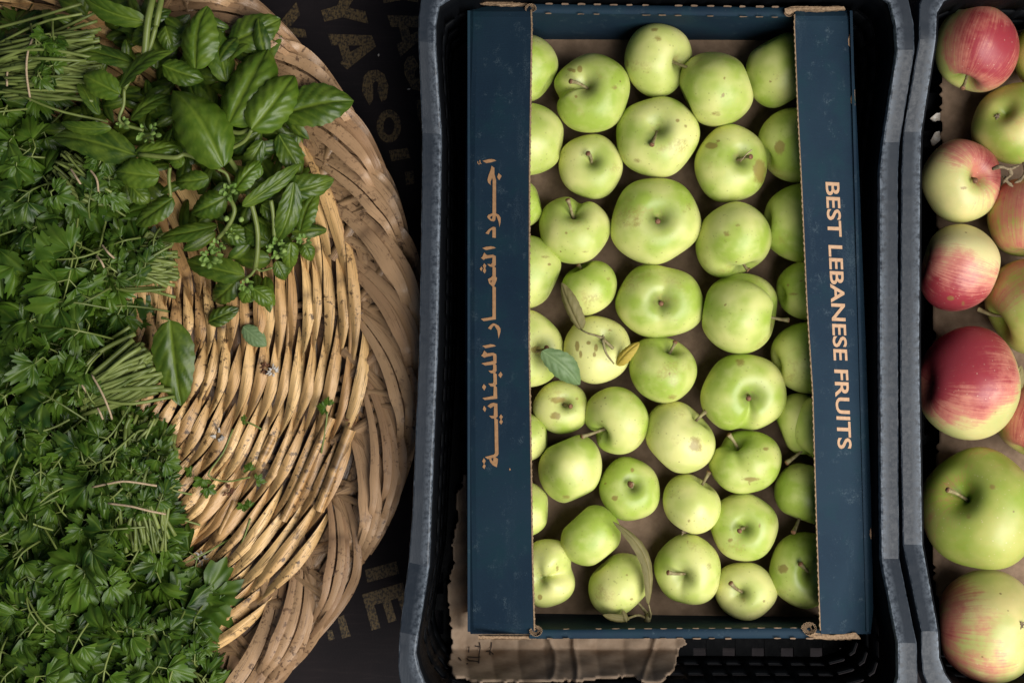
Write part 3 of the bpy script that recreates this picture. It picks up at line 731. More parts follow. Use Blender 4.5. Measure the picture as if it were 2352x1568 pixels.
# ================================================================== APPLES
NU, NV = 96, 72
def apple(cx, cy, rx, ry, label, mat, dim=None, tip=None, az=None, tilt=97, crease=None, bruises=(), yellow=0.0, zbase=ZF + 0.001, group='green apples in the carton',
          blush=None, bl_amt=0.8, pale=0.0, green=0.0, flat=0.88, calyx=None, seed=0, zadd=0.0, stem_r=0.0017, lobes=0.025, cat='apple', dd=0.42):
    R_ = random.Random(seed * 13 + 5)
    r0 = (rx + ry) / 2
    rm = PX(r0, 0.085); zc = zbase + rm * 0.93 + zadd
    C = P(cx, cy, zc)
    ux = PX(rx, zc); uy = PX(ry, zc)
    if dim is not None:
        dx, dy = dim[0] - cx, -(dim[1] - cy); d = math.hypot(dx, dy)
        s = min(1.0, d / (0.66 * r0)); tl = math.asin(s) if s < 1 else math.radians(90)
        if d > 0.66 * r0: tl = math.radians(min(100, 72 + 60 * (d / r0 - 0.66)))
        azr = math.atan2(dy, dx)
    else:
        azr = math.radians(az if az is not None else R_.uniform(0, 360)); tl = math.radians(tilt)
    ax = np.array([math.sin(tl) * math.cos(azr), math.sin(tl) * math.sin(azr), math.cos(tl)])
    e1 = nrm(np.cross(ax, [0.3, 0.2, 0.93])); e2 = np.cross(ax, e1)
    ph = np.linspace(0, math.pi, NV)[:, None] * np.ones((1, NU)); th = (np.arange(NU) * 2 * math.pi / NU)[None, :] * np.ones((NV, 1))
    p0, p1, p2 = R_.uniform(0, 6), R_.uniform(0, 6), R_.uniform(0, 6)
    rho = 1 - dd * np.exp(-(ph / 0.30) ** 2) - 0.12 * np.exp(-(ph / 0.7) ** 2) - 0.26 * np.exp(-((math.pi - ph) / 0.34) ** 2)
    lob = 1 + lobes * np.cos(5 * th + p0) * (np.sin(ph / 2 + 0.8) ** 6) + lobes * 1.1 * np.cos(2 * th + p1) * np.sin(ph) + lobes * 0.9 * np.cos(3 * th + p2) * np.sin(ph) ** 2
    lob = lob + lobes * 1.5 * np.cos(ph * 2 + p2) * np.cos(th + p1) * 0.5
    sag = 1 - 0.06 * (1 - np.cos(ph)) / 2 * 2 * 0.5          # narrower towards the calyx
    xr = rho * lob * np.sin(ph) * sag; zr = rho * np.cos(ph) * flat * (1 + 0.02 * np.cos(th + p0))
    Vn = xr[..., None] * (np.cos(th)[..., None] * e1 + np.sin(th)[..., None] * e2) + zr[..., None] * ax
    if crease:
        for (ca, depth, wd) in crease:
            ca = math.radians(ca); d = np.array([math.cos(ca), math.sin(ca), 0.35]); g = nrm(d - d.dot(ax) * ax)
            e = np.cos(th)[..., None] * e1 + np.sin(th)[..., None] * e2
            gr = depth * np.exp(-(1 - (e @ g)) / wd) * (np.clip(1.35 - ph / 2.0, 0, 1)) * np.minimum(1, ph * 3)
            Vn = Vn * (1 - gr)[..., None]
    V = Vn.reshape(-1, 3)
    hx = (V[:, 0].max() - V[:, 0].min()) / 2; hy = (V[:, 1].max() - V[:, 1].min()) / 2
    mx = (V[:, 0].max() + V[:, 0].min()) / 2; my = (V[:, 1].max() + V[:, 1].min()) / 2
    mz = (V[:, 2].max() + V[:, 2].min()) / 2; hz = (V[:, 2].max() - V[:, 2].min()) / 2
    S = np.array([ux / hx, uy / hy, (ux / hx + uy / hy) / 2]); M = np.array([mx, my, mz])
    W = (V - M) * S
    W[:, 2] -= W[:, 2].min()
    if mat is GREEN and (cx > 1785 or cx < 1230):
        kz = min(1.0, 0.0645 / (W[:, 2].max() + zadd)); W[:, 2] *= kz
    W[:, 2] += zbase + zadd
    W[:, :2] += C[:2]
    pole = np.exp(-(ph / 0.42) ** 2).ravel() + 0.6 * np.exp(-((math.pi - ph) / 0.35) ** 2).ravel()
    br = np.zeros(len(W))
    s_ = K * (CAM_H - W[:, 2]); lx = W[:, 0] / s_ + 1176; ly = 784 - W[:, 1] / s_
    up = W[:, 2] > (W[:, 2].min() + W[:, 2].max()) * 0.5 - 0.004
    for b in bruises:
        bx, by, b1, b2 = b[:4]; am = b[4] if len(b) > 4 else 1.0
        q = np.sqrt(((lx - bx) / b1) ** 2 + ((ly - by) / b2) ** 2)
        br = np.maximum(br, am * np.clip(1.45 - q * 0.9, 0, 1) * up)
    mb = MB()
    at = dict(pole=pole + green, bruise=br)
    if mat is RED:
        bd = nrm(blush) if blush is not None else np.array([0, 0, 1.0])
        nn = (W - W.mean(0)); nn /= np.linalg.norm(nn, axis=1)[:, None]
        at.update(blush=bl_amt * (0.35 + 0.85 * (nn @ bd)), cth=np.cos(th).ravel(), sth=np.sin(th).ravel(), phi=ph.ravel(), pale=pale)
    else: at.update(yellow=yellow)
    F = list(gridF(NU, NV, True))
    mb.add(W, F, **at)
    base = np.array([C[0], C[1], zbase + zadd])
    parts = tip is not None or calyx is not None
    if not parts:
        o = mb.build('apple', mat, loc=base); props(o, label, cat, group); return o
    root = empty('apple', base, label, cat, group)
    mb.build('fruit_body', mat, root)
    def wpt(ax_s):   # point on axis
        return (ax * ax_s - M) * S + np.array([C[0], C[1], 0]) + np.array([0, 0, zbase + zadd - ((V[:, 2] - M[2]) * S[2]).min()])
    if tip is not None:
        B = wpt((1 - dd - 0.12) * flat - 0.03)
        zt_ = max(B[2] + 0.006, wpt(0.98 * flat)[2] + 0.001) if tl < 1.2 else wpt(1.05 * flat)[2]
        if len(tip) > 2: zt_ = tip[2]
        T = P(tip[0], tip[1], zt_)
        mid = (B + T) / 2 + ax * 0.0035 + rng.normal(0, 0.0006, 3)
        sb = MB(); tube(sb, [B, mid, T], [stem_r * 0.9, stem_r * .8, stem_r * .85, stem_r * 1.0, stem_r * 1.45], 12, 9, False)
        C2 = bez([B, mid, T], 12); d = nrm(C2[-1] - C2[-2])
        tube(sb, [T - d * 0.0004, T + d * 0.0006], [stem_r * 1.5, stem_r * 1.2], 3, 9, True, mat=1)
        sb.build('stem', [STEM, STEMEND], root)
    if calyx is not None:
        q = P(calyx[0], calyx[1], 0.0); 
        dd2 = (lx - calyx[0]) ** 2 + (ly - calyx[1]) ** 2 + (~up) * 1e5; zz = W[dd2.argmin()][2]
        cb = MB(); c0 = P(calyx[0], calyx[1], zz)
        for k in range(6):
            a = k * 1.05 + R_.uniform(-.3, .3); L = R_.uniform(0.002, 0.004)
            dv = np.array([math.cos(a), math.sin(a), 0.6])
            tube(cb, [c0, c0 + dv * L * .6, c0 + dv * L + [0, 0, -0.0004]], [0.0011, 0.0008, 0.0003], 5, 5)
        cb.build('calyx', CALYX, root)
    return root

G = [
 # cx, cy, rx, ry, label, opts
 (1205, 160, 77, 77, 'green apple in the upper left corner, half hidden by the arabic flap', dict(az=150)),
 (1360, 214, 87, 91, 'large green apple with a cleft left side and grey smudges, upper left', dict(dim=(1345, 203), tip=(1310, 187), crease=[(178, .30, .035)], bruises=[(1332, 158, 6, 8), (1308, 160, 8, 5, .7), (1318, 163, 4, 4), (1411, 201, 9, 8, .6), (1323, 222, 4, 4, .8)], lobes=.035)),
 (1512, 142, 79, 82, 'topmost green apple with a long stem pointing right', dict(dim=(1550, 153), tip=(1587, 160), crease=[(-25, .14, .10)], yellow=.45, bruises=[(1503, 68, 9, 4, .8), (1510, 90, 14, 9, .5), (1440, 145, 8, 14, .5)], lobes=.035)),
 (1642, 208, 85, 84, 'smooth green apple right of the topmost one, no stem showing', dict(az=200, bruises=[(1661, 219, 4, 5), (1645, 262, 20, 7, .55), (1664, 181, 4, 4, .8)])),
 (1797, 162, 84, 86, 'green apple in the upper right corner under the english flap', dict(az=-60, yellow=-.1, bruises=[(1770, 187, 3, 3)])),
 (1212, 321, 83, 83, 'pale green apple second down the arabic flap', dict(az=170, yellow=.3)),
 (1357, 382, 74, 75, 'small pale green apple with a short upright stem, upper left area', dict(dim=(1357, 374), tip=(1350, 352), yellow=.35)),
 (1512, 315, 96, 93, 'big green apple with stem at its centre, directly below the topmost apple', dict(dim=(1507, 303), tip=(1497, 333), bruises=[(1556, 277, 6, 5, .6), (1575, 290, 5, 5, .5), (1460, 370, 18, 8, .45)], lobes=.04, yellow=.1)),
 (1679, 375, 84, 90, 'green apple with two brown blotches and a straw caught by its stem', dict(dim=(1692, 368), tip=(1725, 360), bruises=[(1634, 335, 14, 7), (1650, 324, 4, 3), (1745, 393, 16, 30, .8)], yellow=.05)),
 (1830, 333, 88, 86, 'dull green apple with one round brown spot under the english flap', dict(az=20, yellow=-.25, bruises=[(1792, 338, 13, 18, .8)])),
 (1180, 470, 65, 61, 'green apple showing as a sliver, third down the arabic flap', dict(az=190)),
 (1320, 529, 82, 78, 'speckled green apple with a tall stem and a cleft at its top', dict(dim=(1318, 497), tip=(1304, 458), crease=[(82, .26, .05)], bruises=[(1345, 578, 12, 4, .5), (1300, 535, 5, 4, .6), (1350, 525, 4, 4, .6)], yellow=.2, lobes=.035)),
 (1507, 508, 105, 100, 'largest green apple at the carton\'s middle with a short brown stem', dict(dim=(1507, 502), tip=(1511, 509), bruises=[(1462, 512, 16, 18, .5), (1578, 480, 12, 20, .42), (1433, 470, 7, 9, .4)], lobes=.04, yellow=.05)),
 (1684, 552, 86, 86, 'green apple with its stem at the lower edge and yellow spots', dict(dim=(1705, 603), tip=(1719, 620), bruises=[(1670, 537, 11, 9, .6), (1695, 517, 8, 5, .5)], crease=[(-75, .14, .1)])),
 (1850, 512, 91, 93, 'plain green apple half under the flap beside the word BEST', dict(az=0, yellow=-.2)),
 (1203, 626, 86, 86, 'speckled green apple at the flap left of the curled leaf', dict(az=160, bruises=[(1252, 590, 12, 4, .6), (1262, 607, 4, 3)], yellow=.05)),
 (1352, 662, 64, 63, 'small green apple behind the curled dry leaf', dict(dim=(1331, 620), tip=(1328, 608), bruises=[(1398, 640, 6, 7, .45)])),
 (1516, 691, 102, 85, 'wide green apple with two lobes just below the largest one', dict(dim=(1514, 692), tip=(1518, 697), crease=[(80, .08, .1), (-95, .08, .1)], bruises=[(1550, 735, 9, 4, .5)], lobes=.04)),
 (1698, 720, 89, 93, 'heart shaped green apple with a dark stem pointing right', dict(dim=(1763, 730), tip=(1812, 735), crease=[(8, .30, .06)], bruises=[(1625, 715, 6, 5, .5), (1666, 700, 3, 3)], lobes=.03)),
 (1852, 668, 68, 68, 'small green apple with dark specks under the flap beside the letters LEBAN', dict(az=10, yellow=-.1, bruises=[(1822, 675, 12, 4, .7), (1810, 655, 3, 3), (1840, 645, 6, 3, .8)])),
 (1207, 800, 88, 90, 'green apple at the flap carrying a folded grey green leaf', dict(dim=(1243, 806), tip=(1256, 798), yellow=.3, bruises=[(1232, 803, 14, 9, .8)], dd=.35)),
 (1371, 803, 78, 78, 'yellow apple with brown blotches in the left half', dict(dim=(1383, 777), calyx=(1383, 776), yellow=1.1, bruises=[(1326, 795, 5, 12), (1334, 812, 4, 9, .9), (1352, 787, 5, 4), (1369, 798, 5, 9, .9), (1365, 814, 4, 5, .9), (1400, 758, 5, 3, .8)])),
 (1522, 849, 78, 76, 'green apple with an upright stem right of the yellow apple', dict(dim=(1536, 808), tip=(1551, 785), bruises=[(1538, 858, 3, 3), (1545, 912, 16, 9, .5), (1477, 895, 9, 8, .45)], yellow=.05)),
 (1708, 900, 99, 88, 'big green apple with a cleft underneath, right of centre', dict(dim=(1717, 905), tip=(1719, 915), crease=[(-92, .24, .04)], bruises=[(1700, 832, 14, 10, .7), (1740, 975, 5, 4, .5)], lobes=.035)),
 (1855, 822, 82, 83, 'shaded green apple half under the flap beside the letters ANESE', dict(az=15, yellow=-.2)),
 (1287, 935, 64, 61, 'small green apple with a scraped patch beside its stem', dict(dim=(1295, 923), tip=(1311, 933), bruises=[(1282, 918, 20, 8, .75), (1275, 955, 14, 11, .7), (1325, 915, 5, 5, .6)])),
 (1415, 965, 74, 78, 'green apple with its stem reaching out to the lower left', dict(dim=(1382, 990), tip=(1336, 1003), crease=[(215, .26, .09)], yellow=.05, lobes=.03)),
 (1562, 1003, 81, 83, 'pale green apple with a pinkish bruise, low centre', dict(dim=(1606, 957), tip=(1622, 944), bruises=[(1598, 1021, 17, 19, .7)], yellow=.6, crease=[(50, .1, .1)])),
 (1838, 972, 58, 70, 'green apple squeezed beneath another at the flap by the letters FRU', dict(az=200, yellow=-.1)),
 (1200, 1003, 57, 57, 'green apple sliver at the flap beside the last arabic letters', dict(az=180)),
 (1309, 1075, 73, 78, 'smooth green apple without visible stem, low left area', dict(az=110, yellow=.1, bruises=[(1300, 1140, 13, 8, .5)])),
 (1446, 1122, 70, 73, 'round green apple with a tiny red dot above its stem', dict(dim=(1449, 1110), tip=(1447, 1112), bruises=[(1452, 1079, 4, 5), (1412, 1143, 9, 7, .7), (1390, 1110, 3, 3)], stem_r=.0022)),
 (1710, 1060, 82, 72, 'green apple with a russet scar low on its face and stem at upper left', dict(dim=(1689, 1021), tip=(1674, 997), crease=[(125, .2, .08), (-80, .1, .05)], bruises=[(1725, 1100, 22, 6, .7), (1760, 1030, 10, 5, .6), (1722, 1108, 4, 9, .7)], yellow=-.05)),
 (1587, 1155, 66, 68, 'small pale green apple standing on edge with its calyx downward', dict(dim=(1612, 1108), tip=(1629, 1083), calyx=(1570, 1220), yellow=.55, bruises=[(1582, 1195, 4, 6, .7)])),
 (1710, 1210, 78, 78, 'green apple with its stem in the middle, lower right area', dict(dim=(1702, 1207), tip=(1698, 1219), bruises=[(1677, 1240, 7, 6, .7), (1745, 1207, 3, 8, .6), (1740, 1155, 8, 8, .4)], yellow=.1)),
 (1850, 1132, 72, 70, 'shaded green apple with stem pointing down at the english flap', dict(dim=(1832, 1190), tip=(1822, 1222, .095), yellow=-.1)),
 (1195, 1165, 64, 66, 'green apple sliver low on the arabic flap', dict(az=180, yellow=.3)),
 (1356, 1227, 69, 69, 'bright green apple without spots above the long curled leaf', dict(az=130, dim=None, bruises=[(1408, 1228, 3, 5, .6)])),
 (1252, 1316, 69, 79, 'misshapen green apple split by a deep fold, lower left corner', dict(dim=(1236, 1320), crease=[(12, .40, .06), (65, -.10, .1)], bruises=[(1240, 1371, 5, 6), (1280, 1305, 4, 7, .7)], yellow=.5, lobes=.04)),
 (1424, 1341, 73, 72, 'speckled green apple with a leafy twig at its base, bottom row', dict(dim=(1468, 1388), tip=(1490, 1415, .075), bruises=[(1440, 1320, 3, 4, .8), (1420, 1365, 3, 3), (1450, 1375, 5, 4, .7)], yellow=.3)),
 (1579, 1306, 76, 81, 'green apple with its stem pointing left, bottom row', dict(dim=(1562, 1311), tip=(1534, 1314), crease=[(-110, .06, .06)], bruises=[(1628, 1300, 8, 9, .5), (1580, 1245, 3, 7, .6)])),
 (1713, 1357, 71, 66, 'lowest pale apple with a short stem, bottom row', dict(dim=(1696, 1355), tip=(1678, 1338), yellow=.55, bruises=[(1755, 1380, 3, 3)], crease=[(-150, .06, .1)])),
 (1848, 1310, 80, 87, 'dull green apple with a round tan spot, lower right corner', dict(dim=(1852, 1306), tip=(1838, 1294), yellow=-.15, bruises=[(1798, 1306, 11, 11, .85)])),
 (1872, 986, 60, 73, 'pale apple lying over another at the flap by the letters ITS', dict(dim=(1845, 1040), tip=(1806, 1063, .09), yellow=.3, zadd=.012)),
]
for i, (cx, cy, rx, ry, lab, kw) in enumerate(G):
    kw = dict(kw); kw['lobes'] = kw.get('lobes', .03) * .6
    apple(cx, cy, rx, ry, lab, GREEN, seed=i + 1, **kw)
RG = 'apples in the right crate'
zb = 0.048
Rr = [
 (2237, 112, 92, 99, 'pinkish red apple at the top of the right crate', dict(dim=(2203, 192), tip=(2211, 203, .1), blush=(.25, -.1, .8), bl_amt=1.25, pale=.25)),
 (2392, 130, 66, 70, 'olive green apple cut by the top right frame edge', dict(az=90, blush=(-.5, .2, -.5), bl_amt=.2)),
 (2325, 285, 88, 93, 'greenish apple with a faint blush and an open calyx, upper right', dict(dim=(2290, 268), calyx=(2290, 268), blush=(.7, -.5, .3), bl_amt=.45, dd=.3)),
 (2207, 416, 89, 96, 'yellow apple with pink shoulders and a dried twig, right crate', dict(dim=(2224, 414), tip=(2240, 416), blush=(.8, .6, .1), bl_amt=1.15, pale=.45, bruises=[(2212, 432, 10, 4, .7)])),
 (2354, 502, 86, 88, 'red streaked apple at the right frame edge below the greenish one', dict(az=80, blush=(-.6, .1, .6), bl_amt=.75)),
 (2200, 615, 87, 100, 'cream apple blushed crimson at its lower left', dict(az=165, blush=(-.45, -.8, .25), bl_amt=1.4, pale=.75, bruises=[(2183, 685, 9, 7, .8), (2212, 697, 6, 9, .6)])),
 (2372, 705, 107, 111, 'large yellow green apple at the right frame edge', dict(az=205, tilt=90, tip=(2247, 710, .08), blush=(-.3, .7, .2), bl_amt=.55, green=.35, bruises=[(2310, 660, 9, 9, .4)])),
 (2216, 879, 101, 130, 'crimson apple with yellow streaks in the middle of the right crate', dict(az=0, blush=(-.45, .55, .45), bl_amt=1.55, pale=.45)),
 (2378, 965, 88, 90, 'dark red apple partly hidden at the right frame edge', dict(az=60, blush=(0, 0, 1), bl_amt=1.25)),
 (2246, 1164, 126, 138, 'very large green apple with pale dots and a short stem', dict(dim=(2190, 1127), tip=(2176, 1124), blush=(-.75, .4, -.9), bl_amt=.45, green=.55, bruises=[(2280, 1118, 10, 10, .55), (2225, 1183, 11, 11, .55)])),
 (2262, 1434, 113, 127, 'large green apple with a rosy left side, bottom right', dict(dim=(2343, 1433), calyx=(2346, 1434), blush=(-.9, -.3, -.2), bl_amt=1.0, pale=.3, dd=.3)),
]
for i, (cx, cy, rx, ry, lab, kw) in enumerate(Rr):
    kw = dict(kw); kw['lobes'] = kw.get('lobes', .03) * .75
    apple(cx, cy, rx, ry, lab, RED, seed=i + 101, zbase=zb, group=RG, flat=.92, **kw)

# ================================================================== LEAVES
def leaf_grid(B, T, W, roll=0.0, cup=0.25, arch=0.12, pucker=0.05, curl=0.0, nv=26, nu=13, kind='basil', seed=0, twist=0.0, bend=0.0):
    """one blade from base B to tip T (metres), half width W: returns V, F, vein"""
    r = random.Random(seed)
    B = np.asarray(B, float); T = np.asarray(T, float); L = np.linalg.norm(T - B); a = (T - B) / L
    side = nrm(np.cross(a, [0, 0, 1])); up0 = np.cross(side, a)
    v = np.linspace(0, 1, nv); u = np.linspace(-1, 1, nu)
    wv = (np.clip(v, 0, 1) ** 0.55) * (np.clip(1 - v, 0, 1) ** 0.74); wv = wv / wv.max()
    ph = r.uniform(0, 6)
    V = []; ve = []
    nve = 4.6 + 1.2 * r.random()
    for j in range(nv):
        ro = roll + twist * (v[j] - .5); sd = side * math.cos(ro) + up0 * math.sin(ro); up = -side * math.sin(ro) + up0 * math.cos(ro)
        edge_w = 1 + 0.035 * math.sin(v[j] * 46 + ph) * (kind == 'basil') + 0.06 * math.sin(v[j] * 7 + ph)
        ctr = B + a * L * v[j] + up * arch * L * (math.sin(math.pi * v[j])) - up * curl * L * max(0, v[j] - .6) ** 2 * 2.2 + side * bend * L * math.sin(math.pi * v[j])
        for i in range(nu):
            au = abs(u[i]); s = v[j] + 0.02 * math.sin(ph) - 0.40 * au ** 0.9
            q = abs(math.sin(math.pi * nve * s)); bul = pucker * W * q ** 0.8 * (au * (1.15 - au) * 3.2) * min(1, 4 * v[j]) * min(1, 5 * (1 - v[j]))
            h = -cup * W * au ** 2 * wv[j] + bul + 0.11 * W * min(1, au * 4.5) * wv[j] - .06 * W * (r.random() - .5) * (au > .9)
            h += 0.05 * W * math.sin(5 * v[j] + ph + 2 * u[i])
            V.append(ctr + sd * W * wv[j] * edge_w * u[i] * (1 - 0.12 * cup * au) + up * h)
            ve.append(max(0.9 * math.exp(-(au / 0.07) ** 2), 0.55 * (1 - q) ** 3 * (au < .9)) * (1 - 0.4 * v[j]))
    return np.array(V), gridF(nu, nv), np.array(ve)

def spx(x, y, z): return P(x, y, z)

# parsley leaflet templates: polar fan with lobes and teeth
def leaflet_template(seed, lobes=3, teeth=3):
    r = random.Random(seed); span = math.radians(r.uniform(70, 98)); nt_ = 67; nr = 6
    th = np.linspace(-span, span, nt_)
    cent = np.linspace(-span * 0.68, span * 0.68, lobes) + np.array([r.uniform(-.08, .08) for _ in range(lobes)])
    wid = span * 0.62 / lobes * 1.55
    ln = np.array([(1.0 if k == lobes // 2 else r.uniform(.72, .9)) for k in range(lobes)])
    R = np.zeros(nt_); ridge = np.zeros(nt_)
    for k in range(lobes):
        d = (th - cent[k]) / wid
        prof = ln[k] * np.clip(1 - 0.36 * np.abs(d) ** 2.0, 0, 1)
        tt = 0.20 * (np.abs(((d * teeth * 0.5 + 0.5 + r.uniform(-.1, .1)) % 1) - .5) * 2)
        prof = np.where(np.abs(d) < 1.25, prof * (1 - tt), 0)
        R = np.maximum(R, prof); ridge = np.maximum(ridge, np.exp(-(d / 0.22) ** 2))
    R = np.maximum(R, 0.36 + 0.05 * np.cos(th))
    V = []; ve = []
    for i in range(nt_):
        for j in range(nr):
            q = j / (nr - 1); rr = (0.03 + 0.97 * q) * R[i]
            z = 0.13 * rr * math.cos(th[i] * 2.2 + seed) - 0.18 * rr ** 2 + (1 - ridge[i]) * 0.05 * q + 0.05 * math.sin(rr * 7 + seed + th[i] * 3)
            V.append((rr * math.sin(th[i]) * 0.95, rr * math.cos(th[i]), z)); ve.append(ridge[i] * (1 - q) ** 0.5 * 0.9)
    return np.array(V), [f[::-1] for f in gridF(nr, nt_)], np.array(ve)
LT = [leaflet_template(s, 3 if s % 3 else 5, 3 + s % 2) for s in range(16)]

def rot(d, n, roll):
    """frame: y = d, z ~ n"""
    y = nrm(d); x = nrm(np.cross(y, n)); z = np.cross(x, y)
    x2 = x * math.cos(roll) + z * math.sin(roll); z2 = -x * math.sin(roll) + z * math.cos(roll)
    return np.stack([x2, y, z2], 1)

def put_leaflet(mb, p, d, n, size, roll, tone, k=None, bend=0.3):
    V, F, ve = LT[(k if k is not None else random.randrange(len(LT)))]
    V = V.copy(); y = V[:, 1]; V[:, 2] = V[:, 2] - bend * y ** 2 * .8 + 0.04 * np.sin(V[:, 0] * 4 + tone * 9)
    W = (V * size) @ rot(d, n, roll).T + p
    mb.add(W, F, tone=tone, vein=ve, sick=1.0 if random.random() < .001 else 0.0)

def compound(ml, ms, tipp, d, n, size, tone, dip=0.9):
    """a parsley frond: petiole, terminal leaflet and two side leaflets"""
    d = nrm(d); s = nrm(np.cross(d, n)); L = size * 1.5
    base = tipp - d * L * random.uniform(.7, 1.2) - n * size * dip
    j = tipp - d * size * 0.55
    if random.random() < .6: tube(ms, [base, (base + j) / 2 + n * size * .12, j, tipp], [.0011, .0010, .0007], 8, 5, False, tone=tone, vein=0, sick=0)
    put_leaflet(ml, tipp - d * size * .1, d + rng.normal(0, .12, 3), n + rng.normal(0, .25, 3), size * random.uniform(.95, 1.2), random.uniform(-.4, .4), tone)
    for sg in (-1, 1):
        if random.random() < .12: continue
        dd = nrm(d * .55 + s * sg * .85 + rng.normal(0, .12, 3)); q = j + dd * size * .25
        tube(ms, [j, q], [.0008, .0006], 3, 4, False, tone=tone, vein=0, sick=0)
        put_leaflet(ml, q, dd, n + s * sg * .25 + rng.normal(0, .25, 3), size * random.uniform(.7, 1.0), random.uniform(-.4, .4), min(1, max(0, tone + random.uniform(-.15, .15))))

# basket surface heights (layout radius from the basket centre)
BC = (-51, 805)
def zbask(r):
    return float(np.interp(r, [0, 500, 700, 820, 900, 960, 1020], [0.030, 0.030, 0.040, 0.055, 0.072, 0.083, 0.080]))
def rb(x, y): return math.hypot(x - BC[0], y - BC[1])

# ================================================================== BASKET
basket = empty('wicker_basket', P(BC[0], BC[1], 0.0), 'large round shallow wicker basket of golden twisted reeds with a braided rim', 'basket')
def bp(r, a, dz=0.0):
    x = BC[0] + r * math.cos(a); y = BC[1] + r * math.sin(a)
    return P(x, y, zbask(min(r, 1020)) + dz)
def strip(mb, path, widths, lats, arch=0.25, nu=7, tone=0.5, roll=0.0, rolls=None, su_off=0.0, node=None, ridge=0.0, crease=None):
    """reed strip: path (n,3); lats (n,3) lateral unit vectors; widths (n) full width"""
    n = len(path); T = np.gradient(path, axis=0); T /= np.linalg.norm(T, axis=1)[:, None]
    u = np.linspace(-1, 1, nu); V = []; su = []; sv = []; nd = []
    acc = np.concatenate([[0], np.cumsum(np.linalg.norm(np.diff(path, axis=0), axis=1))])
    for i in range(n):
        lt_ = lats[i] - T[i] * lats[i].dot(T[i]); lt_ = nrm(lt_); up = np.cross(T[i], lt_)
        if up[2] < 0: up = -up
        ro = rolls[i] if rolls is not None else roll
        l2 = lt_ * math.cos(ro) + up * math.sin(ro); u2 = -lt_ * math.sin(ro) + up * math.cos(ro)
        wd = widths[i] / 2
        for k in range(nu):
            uc = (crease[i] if crease is not None else 0.0); h = arch * wd * (1 - u[k] ** 2) * 1.6 + ridge * wd * (1 - abs(u[k] - uc) / (1 + abs(uc)))
            V.append(path[i] + l2 * wd * u[k] + u2 * h); su.append(u[k] + su_off); sv.append(acc[i] * 60 + su_off * 3); nd.append(node[i] if node is not None else 0)
    F = gridF(nu, n)
    mb.add(V, F, tone=tone, su=su, sv=sv, node=nd)

NSP = 26
wv_ = MB(); spk = MB()
DA = 2 * math.pi / NSP; A0 = math.radians(-7.0)
radii = []
r = 60
while r < 880:
    radii.append(r); r += 25 + 4 * (r / 880)
R2 = random.Random(4)
for ri, r in enumerate(radii):
    step = 1 if r > 320 else (2 if r > 150 else 4)
    for k in range(0, NSP, step):
        a_c = A0 + k * DA + R2.uniform(-.012, .012); half = DA * step * R2.uniform(.66, .92)
        n = 15; t = np.linspace(-1, 1, n); path = []; lat = []; wid = []; rolls = []
        wmax = PX(R2.uniform(21, 33)); sl = R2.uniform(11, 20); cr0 = R2.uniform(.5, 1.0)
        jr = R2.uniform(-3, 3); tone = R2.random() ** .8
        dzz = R2.uniform(-.0008, .0012)
        for q in t:
            a = a_c + q * half; rr = r + sl * (-q) * 1.0 + 5 * math.cos(q * math.pi / 2) + jr + 2.0 * math.sin(q * 3 + jr)
            dz = 0.0065 * math.cos(q * math.pi / 2) ** 1.3 - 0.0055 * abs(q) ** 3 + dzz
            path.append(bp(rr, a, dz)); lat.append(np.array([math.cos(a), -math.sin(a), 0.0]))
            wid.append(wmax * (0.14 + 0.86 * math.cos(q * math.pi / 2 * .97) ** .9)); rolls.append(0.95 * q * (1 + .2 * jr / 3) + .12)
        nd = np.zeros(n)
        if R2.random() < .2:
            p_ = R2.randrange(2, n - 2); nd[p_] = R2.uniform(.4, .9)
        strip(wv_, np.array(path), wid, lat, arch=R2.uniform(.02, .08), nu=13, tone=tone, rolls=rolls, su_off=R2.uniform(0, 40), node=nd, ridge=R2.uniform(.30, .55), crease=[cr0 * math.sin(q_ * 2.2) for q_ in t])
        if R2.random() < .40:      # a second thin reed running alongside
            off = PX(R2.uniform(7, 12)) * R2.choice((-1, 1)); pp = np.array(path) + np.array(lat) * off - [0, 0, .0022]
            strip(wv_, pp, [x_ * .5 for x_ in wid], lat, arch=.3, nu=5, tone=R2.random() * .5, rolls=rolls, su_off=R2.uniform(0, 40))
wv_.build('weave', STRAW, basket)
for k in range(NSP):
    for dk in (-.016, .016):
        a = A0 + k * DA + dk * (1.0) + R2.uniform(-.004, .004); rs = np.linspace(30, 985, 34)
        path = np.array([bp(q, a + (dk * -0.0), -0.0005) for q in rs]); lat = [np.array([math.sin(a), math.cos(a), 0])] * 34
        strip(spk, path, [PX(15)] * 34, lat, arch=.45, nu=5, tone=R2.random(), su_off=R2.uniform(0, 30))
spk.build('spokes', SPOKE, basket)
# under-weave fills the gaps between reeds, its colour darkened to act as their shade
uw = MB()
for ri, r in enumerate(radii):
    n = 130; aa = np.linspace(0, 2 * math.pi, n)
    path = np.array([bp(r + 13 + 2 * math.sin(a * NSP), a, -0.0055 - .002 * math.sin(a * NSP / 2 + ri * math.pi)) for a in aa]); lat = [np.array([math.cos(a), -math.sin(a), 0]) for a in aa]
    strip(uw, path, [PX(34)] * n, lat, arch=.2, nu=4, tone=R2.random(), su_off=R2.uniform(0, 30))
uw.build('under_weave', GAPSHADE, basket)
